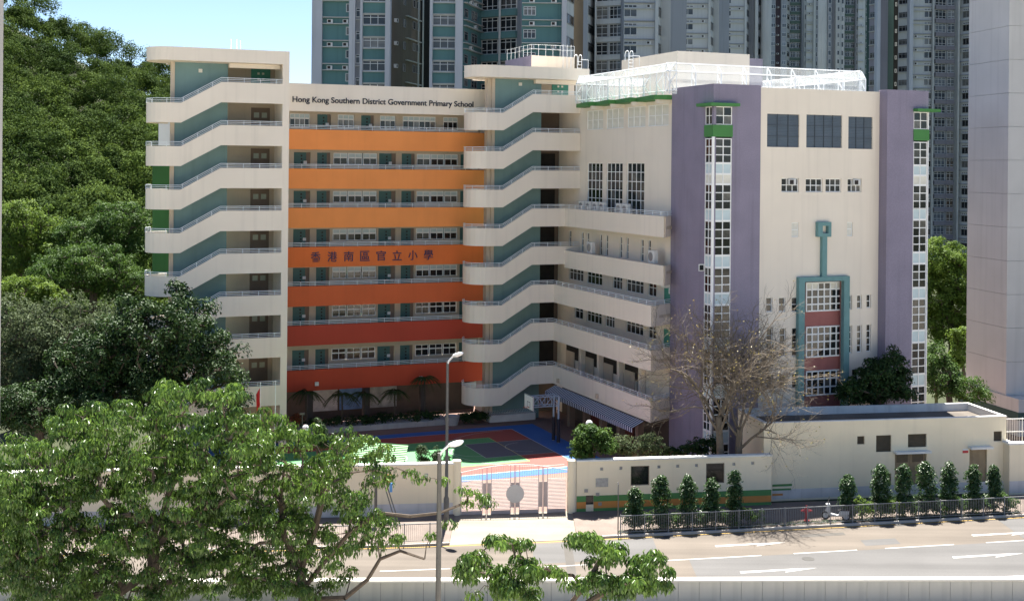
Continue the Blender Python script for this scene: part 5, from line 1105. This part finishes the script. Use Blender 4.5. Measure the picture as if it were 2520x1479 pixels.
# wooded hillside
pts = []
while len(pts) < 620:
    y = rng.uniform(126, 318); u = rng.uniform(-120, 1000); x = (u-CX)/F*y
    if x > -14: continue
    if all((x-p[0])**2+(y-p[1])**2 > (3.1+.008*y)**2 for p in pts[-260:]): pts.append((x, y))
pts = np.array(pts); hz = terr(pts[:, 0], pts[:, 1]); CC = []; RR = []
for (x, y), z in zip(pts, hz):
    R0 = rng.uniform(2.4, 5.2)*(1+.001*y); k = 13; v = nrm(rng.normal(0, 1, (k, 3))); v[:, 2] = np.abs(v[:, 2])*.95
    CC.append(np.array([x, y, z+R0*.6+rng.uniform(-.5, 3.6)])+v*np.array([1, 1, 1.25])*R0*.62); RR.append(np.full(k, R0*.34)*rng.uniform(.75, 1.25, k))
CC = np.concatenate(CC); RR = np.concatenate(RR); pos, d, N = ball(CC, RR, 100, .35, .18); n = len(pos); V, Fc = leafgeo(pos, d, N, rng.uniform(.32, .6, n), rng.uniform(.2, .34, n)); 
tag(link('hillside_forest', fastmesh('hillside_forest', V, Fc, lf_hill)), 'dense green forest covering the hillside on the left', 'forest', kind='stuff')

# ================================================================== street furniture and small things
galv = mat('dull_galvanised', (.13, .125, .115), .5, .1, 3, metal=.4); lampw = mat('lamp_head_white', (.74, .75, .76), .4, .04)
def lamp(label, x, y, h, rz, fixed=0, r=.11):
    t = thing('street_lamp', (x, y, 0), label, 'street lamp', 'street lamps', rz); MB().lathe([(.17, 0), (.17, 1.6), (r, 1.75), (r*.72, h-.35)], 0, 0, 10).build('pole', galv, t, smooth=True)
    MB().tube([(0, 0, h-.5), (.1, -.1, h-.25), (.42, -.42, h+.12)], [.06, .05, .05], 7).build('arm', lampw, t)
    f = MB(); n = 12; rows = [(0, .05, 0), (.12, .20, .05), (.35, .27, .09), (.6, .25, .08), (.78, .12, .03)]
    ax = Vector((.7, -.62, .32)).normalized(); sd = Vector((.62, .7, 0)).normalized(); upv = ax.cross(sd)*-1; o = Vector((.36, -.36, h+.08))
    for s, w_, hh in rows:
        for k in range(n): c = 2*math.pi*k/n; f.v.append(tuple(o+ax*s+sd*(w_*math.cos(c))+upv*((.16 if math.sin(c) > 0 else .10)*math.sin(c)*w_/.27)))
    for i in range(len(rows)-1):
        for k in range(n): f.f.append((i*n+k, i*n+(k+1) % n, (i+1)*n+(k+1) % n, (i+1)*n+k))
    f.f.append(tuple(range(n))); f.f.append(tuple((len(rows)-1)*n+k for k in range(n))); f.build('lamp_head', lampw, t, smooth=True)
x, y = gr(1098, 1290); lamp('street lamp on the far pavement left of the gate', x, y, at(1105, 876, y)[2], 0)
x = at(1080, 1300, 55)[0]; lamp('near street lamp standing before the grey parapet', x, 55, at(1090, 1095, 55)[2], .15, r=.13)
# pedestrian railings: every section a panel between two posts
rail_g = mat('grey_railing_paint', (.20, .205, .205), .5, .08, 3)
def ped(label, x0, x1):
    t = thing('pedestrian_railing', (x0, ky(x0)+.2, .13), label, 'railing'); f = MB().box(0, 1, -.022, .022, 1.08, 1.13).box(0, 1, -.015, .015, .12, .15)
    for k in range(1, 13): f.box(k/13-.006, k/13+.006, -.01, .01, .15, 1.08)
    pme = f.mesh('railing_panel', rail_g); pst = MB().box(-.028, .028, -.028, .028, -.12, 1.18).mesh('post', rail_g); x = x0
    while x < x1:
        xe = min(x+1.47, x1); a = Vector((x, ky(x)+.2, 0)); b = Vector((xe, ky(xe)+.2, 0)); d = b-a; o = a-Vector((x0, ky(x0)+.2, 0)); ang = math.atan2(d.y, d.x)
        link('post', pst, t, o, ang); p = link('railing_panel', pme, t, o, ang, (d.length, 1, 1)); p['kind'] = 'stuff'; x = xe
    link('post', pst, t, b-Vector((x0, ky(x0)+.2, 0)))
ped('grey pedestrian railing along the kerb right of the driveway', 6.7, 46); ped('grey pedestrian railing along the kerb left of the driveway', -34, -3.9)
# sign pole
t = thing('sign_pole', (6.55, ky(6.55)+.25, .1), 'slim grey sign pole at the start of the railing', 'sign'); MB().tube([(0, 0, 0), (0, 0, 3.15)], .035, 8).build('pole', galv, t); MB().box(-.03, -.015, -.25, .25, 2.45, 3.1).build('sign_plate', steel, t)
# fire hydrant
hm = mat('hydrant_red', (.42, .02, .03), .4, .08, 4, spec=.5); x = 18.6; hy_ = thing('fire_hydrant', (x, ky(x)+1.05, .13), 'red fire hydrant behind the grey railing', 'hydrant')
MB().lathe([(.17, 0), (.17, .06), (.11, .08), (.10, .5), (.135, .56), (.14, .74), (.10, .84), (.05, .9), (.05, .97)], 0, 0, 14).build('body', hm, hy_, smooth=True)
for s in (-1, 1): MB().tube([(s*.1, 0, .66), (s*.30, 0, .66), (s*.30, 0, .66)], [.07, .07, .085], 10).build('outlet', hm, hy_)
MB().tube([(0, 0, .93), (.06, -.02, .98), (-.08, .02, .98)], .02, 5).build('valve_key', hm, hy_)
# motorcycle
x = 20.5; mo = thing('motorcycle', (x, ky(x)+.95, .13), 'silver grey motor scooter parked behind the railing', 'motorcycle', rz=R_(165)); rub = mat('black_rubber', (.02, .02, .02), .7, .1); sil = mat('silver_bodywork', (.50, .51, .53), .35, .06, 3, spec=.5); blk = mat('black_plastic', (.03, .03, .032), .5, .1)
for xw in (-.62, .62):
    wv = MB().tube([(xw+.22*math.cos(2*math.pi*k/18), 0, .27+.22*math.sin(2*math.pi*k/18)) for k in range(19)], .055, 7, cap=False).build('wheel', rub, mo); MB().tube([(xw, -.04, .27), (xw, .04, .27)], .17, 12).build('rim', sil, wv)
MB().slab([(.52, .50), (.62, .52), (.52, 1.02), (.36, 1.02), (.30, .42), (-.15, .34), (-.30, .62), (-.85, .66), (-.80, .42), (-.40, .28), (.25, .24), (.42, .30)], -.14, .14).build('body', sil, mo, bevel=.04)
MB().slab([(-.12, .64), (-.30, .72), (-.85, .76), (-.88, .68), (-.28, .62)], -.15, .15).build('seat', blk, mo, bevel=.03); MB().tube([(.46, -.34, 1.08), (.44, 0, 1.04), (.46, .34, 1.08)], .025, 6).build('handlebar', blk, mo)
MB().tube([(.44, 0, 1.03), (.62, 0, .28)], .045, 6).build('fork', blk, mo); MB().lathe([(.02, .90), (.09, .93), (.09, .99), (.02, 1.02)], .53, 0, 10).build('headlight', lampw, mo)
for s in (-1, 1): MB().tube([(.45, s*.28, 1.08), (.43, s*.36, 1.28)], .012, 4).box(.40, .43, s*.36-.06, s*.36+.06, 1.26, 1.36).build('mirror', blk, mo)
MB().box(-1.1, -.78, -.19, .19, .78, 1.08).build('top_box', blk, mo, bevel=.04)
# basketball hoop
bh = thing('basketball_hoop', (*W(20.7, -5.5), .022), 'basketball hoop on blue steel truss posts at the court end', 'basketball hoop', rz=TH); hb = mat('hoop_steel_blue', (.30, .38, .46), .5, .06, 2); hp = mat('dark_post_padding', (.03, .03, .04), .7, .1)
for s in (-.48, .48):
    MB().tube([(0, s, 0), (0, s, 3.75)], .085, 8).build('post', hb, bh); MB().tube([(0, s, .05), (0, s, 1.9)], .15, 8).build('post_padding', hp, bh)
f = MB(); xt = -2.35
for s in (-.48, .48):
    for z in (3.72, 2.95): f.tube([(0, s, z), (xt, s*.7, z)], .04, 6)
    for k in range(4):
        a = k/4*xt; b_ = (k+1)/4*xt; f.tube([(a, s, 3.72 if k % 2 else 2.95), (b_, s*.85, 2.95 if k % 2 else 3.72)], .03, 5); f.tube([(b_, s*.85, 2.95), (b_, s*.85, 3.72)], .025, 5)
for k in range(5): a = k/4*xt; f.tube([(a, -.48, 3.72), (a, .48, 3.72)], .03, 5); f.tube([(a, -.48, 2.95), (a, .48, 2.95)], .03, 5)
f.build('truss_arm', hb, bh); bd = MB().box(xt-.06, xt-.02, -.9, .9, 2.72, 3.88).build('backboard', mat('backboard_white', (.74, .75, .74), .5, .03), bh)
f = MB()
for a, b_, c, d in ((-.3, .3, 3.32, 3.36), (-.3, .3, 2.90, 2.94), (-.3, -.26, 2.94, 3.32), (.26, .3, 2.94, 3.32), (-.9, .9, 3.84, 3.88), (-.9, .9, 2.72, 2.76), (-.9, -.86, 2.76, 3.84), (.86, .9, 2.76, 3.84)): f.box(xt-.068, xt-.0605, a, b_, c, d)
f.build('target_square', mat('backboard_line', (.05, .05, .06), .5, .03), bd); MB().tube([(xt-.30+.225*math.cos(2*math.pi*k/18), .225*math.sin(2*math.pi*k/18), 2.92) for k in range(19)], .014, 5, cap=False).tube([(xt-.06, 0, 2.92), (xt-.1, 0, 2.92)], .05, 5).build('rim', mat('rim_orange', (.55, .12, .04), .5, .05), bh)
# flagpoles with flag
for u, vt, lab in ((641, 945, 'white flagpole carrying the red flag'), (678, 940, 'bare white flagpole beside the left tower pier')):
    x, y, z = at(u, vt, 94); t = thing('flagpole', (x, y, 0), lab, 'flagpole', 'flagpoles'); MB().lathe([(.06, 0), (.04, z)], 0, 0, 8).build('pole', white, t); MB().lathe([(.02, z), (.07, z+.07), (.02, z+.14)], 0, 0, 8).build('finial', white, t)
    if u == 641:
        f = MB(); n = 8
        for i in range(n+1):
            for j in range(6): f.v.append((x-.03-.06*j+.01*i, y-.02+.05*math.sin(j*1.7+i*.3)-.0, z-.25-i*.16-.11*j))
        f.f = [(i*6+j, i*6+j+1, (i+1)*6+j+1, (i+1)*6+j) for i in range(n) for j in range(5)]; fl = f.build('flag', mat('red_flag_cloth', (.55, .03, .03), .7, .06), None, smooth=True); tag(fl, 'limp red flag hanging on the flagpole', 'flag')
        fl.modifiers.new('cloth', 'SOLIDIFY').thickness = .006
# globe garden lamps
for u, v, Y_, lab in ((752, 1053, 90, 'globe garden lamp among the front tree leaves'), (1450, 1042, 84, 'globe garden lamp behind the round tree')):
    x, y, z = at(u, v, Y_); t = thing('garden_lamp', (x, y, 0), lab, 'garden lamp', 'garden lamps'); MB().tube([(0, 0, 0), (0, 0, z-.2)], .04, 8).build('post', galv, t); MB().lathe([(.05, z-.24)]+[(.24*math.sin(R_(a)), z-.24*math.cos(R_(a))) for a in range(20, 180, 20)]+[(.02, z+.24)], 0, 0, 14).build('globe', mat('opal_globe', (.66, .68, .68), .25, .04, spec=.6), t, smooth=True)
x, y, z = at(744, 1020, 97); t = thing('path_light', (x, y, 0), 'slim pale light post beside the orange shrub', 'light post'); MB().tube([(0, 0, 0), (0, 0, z)], .04, 6).box(-.2, .2, -.1, .1, z, z+.15).build('post', galv, t)
# ribbed green shelter roof behind the left wall
c = at(962, 1122, 85.5); sh = thing('shelter', (c[0], 85.5, 0), 'pale green ribbed shelter roof behind the left wall', 'shelter', rz=R_(-8)); gs = mat('pale_green_sheet', (.26, .46, .24), .5, .07, 1)
MB().quad((-2.6, -1.2, 2.0), (1.2, -1.2, 1.9), (.9, 1.4, 2.5), (-2.9, 1.4, 2.6)).build('roof_sheet', gs, sh).modifiers.new('t', 'SOLIDIFY').thickness = .03
ribm = mat('green_rib', (.10, .24, .11), .5, .07)
for k in range(11):
    s = k/10; MB().tube([(-2.6-.3*s, -1.2+2.6*s, 2.03+.6*s), (1.2-.3*s, -1.2+2.6*s, 1.93+.6*s)], .028, 5).build('roof_rib', ribm, sh)
for px, py in ((-2.4, -1), (1.0, -1), (-2.6, 1.2), (.7, 1.2)): MB().tube([(px, py, 0), (px, py, 1.95+.23*(py+1.2)-.06)], .05, 6).build('post', galv, sh)
# stayed pole with small orange and blue box on the left pavement
x = at(925, 1200, 76)[0]; t = thing('utility_pole', (x, 76, .13), 'short utility pole with slanting steel stays and orange and blue box', 'pole'); MB().tube([(0, 0, 0), (0, 0, 3.4)], .09, 8).build('pole', galv, t); MB().box(-.28, .22, -.2, .2, 2.7, 3.5).build('equipment_box', mat('dark_grey_box', (.12, .12, .13), .6, .1), t)
for q in (0, .35): MB().tube([(.25+q, -.1, 3.3-q*2), (1.35+q*.6, -.6, 0)], .035, 6).build('stay', galv, t)
MB().box(.5, .95, -.12, .0, 2.55, 3.0).build('orange_plate', mat('orange_plate', (.6, .2, .06), .5, .06), t); MB().box(.85, 1.02, -.13, -.01, 1.95, 2.5).build('blue_plate', mat('blue_plate', (.12, .3, .6), .5, .06), t)

# road gullies and trench patches
for i, x in enumerate((-9.5, 9.6, 24.4)):
    o = MB().box(-.3, .3, -.2, .2, .0, .012).build('gully_grate', MATS['cast_iron']); o.location = (x, ky(x)-.32, .004); o.rotation_euler = (0, 0, R_(11)); tag(o, ('iron gully grate by the kerb behind the front trees', 'iron gully grate by the kerb under the bare tree shadow', 'iron gully grate by the kerb below the right shrubs')[i], 'drain')
strip('trench_patch', 17.6, 20.4, 1.2, 1.75, .005, mat('dark_trench_asphalt', (.085, .078, .07), .9, .12, .5, fine=.1)); strip('trench_patch', 21.0, 23.2, 2.9, 4.0, .005, MATS['newer_grey_asphalt']); strip('trench_patch', 3.2, 3.7, 0.3, 9, .0065, MATS['dark_trench_asphalt'])
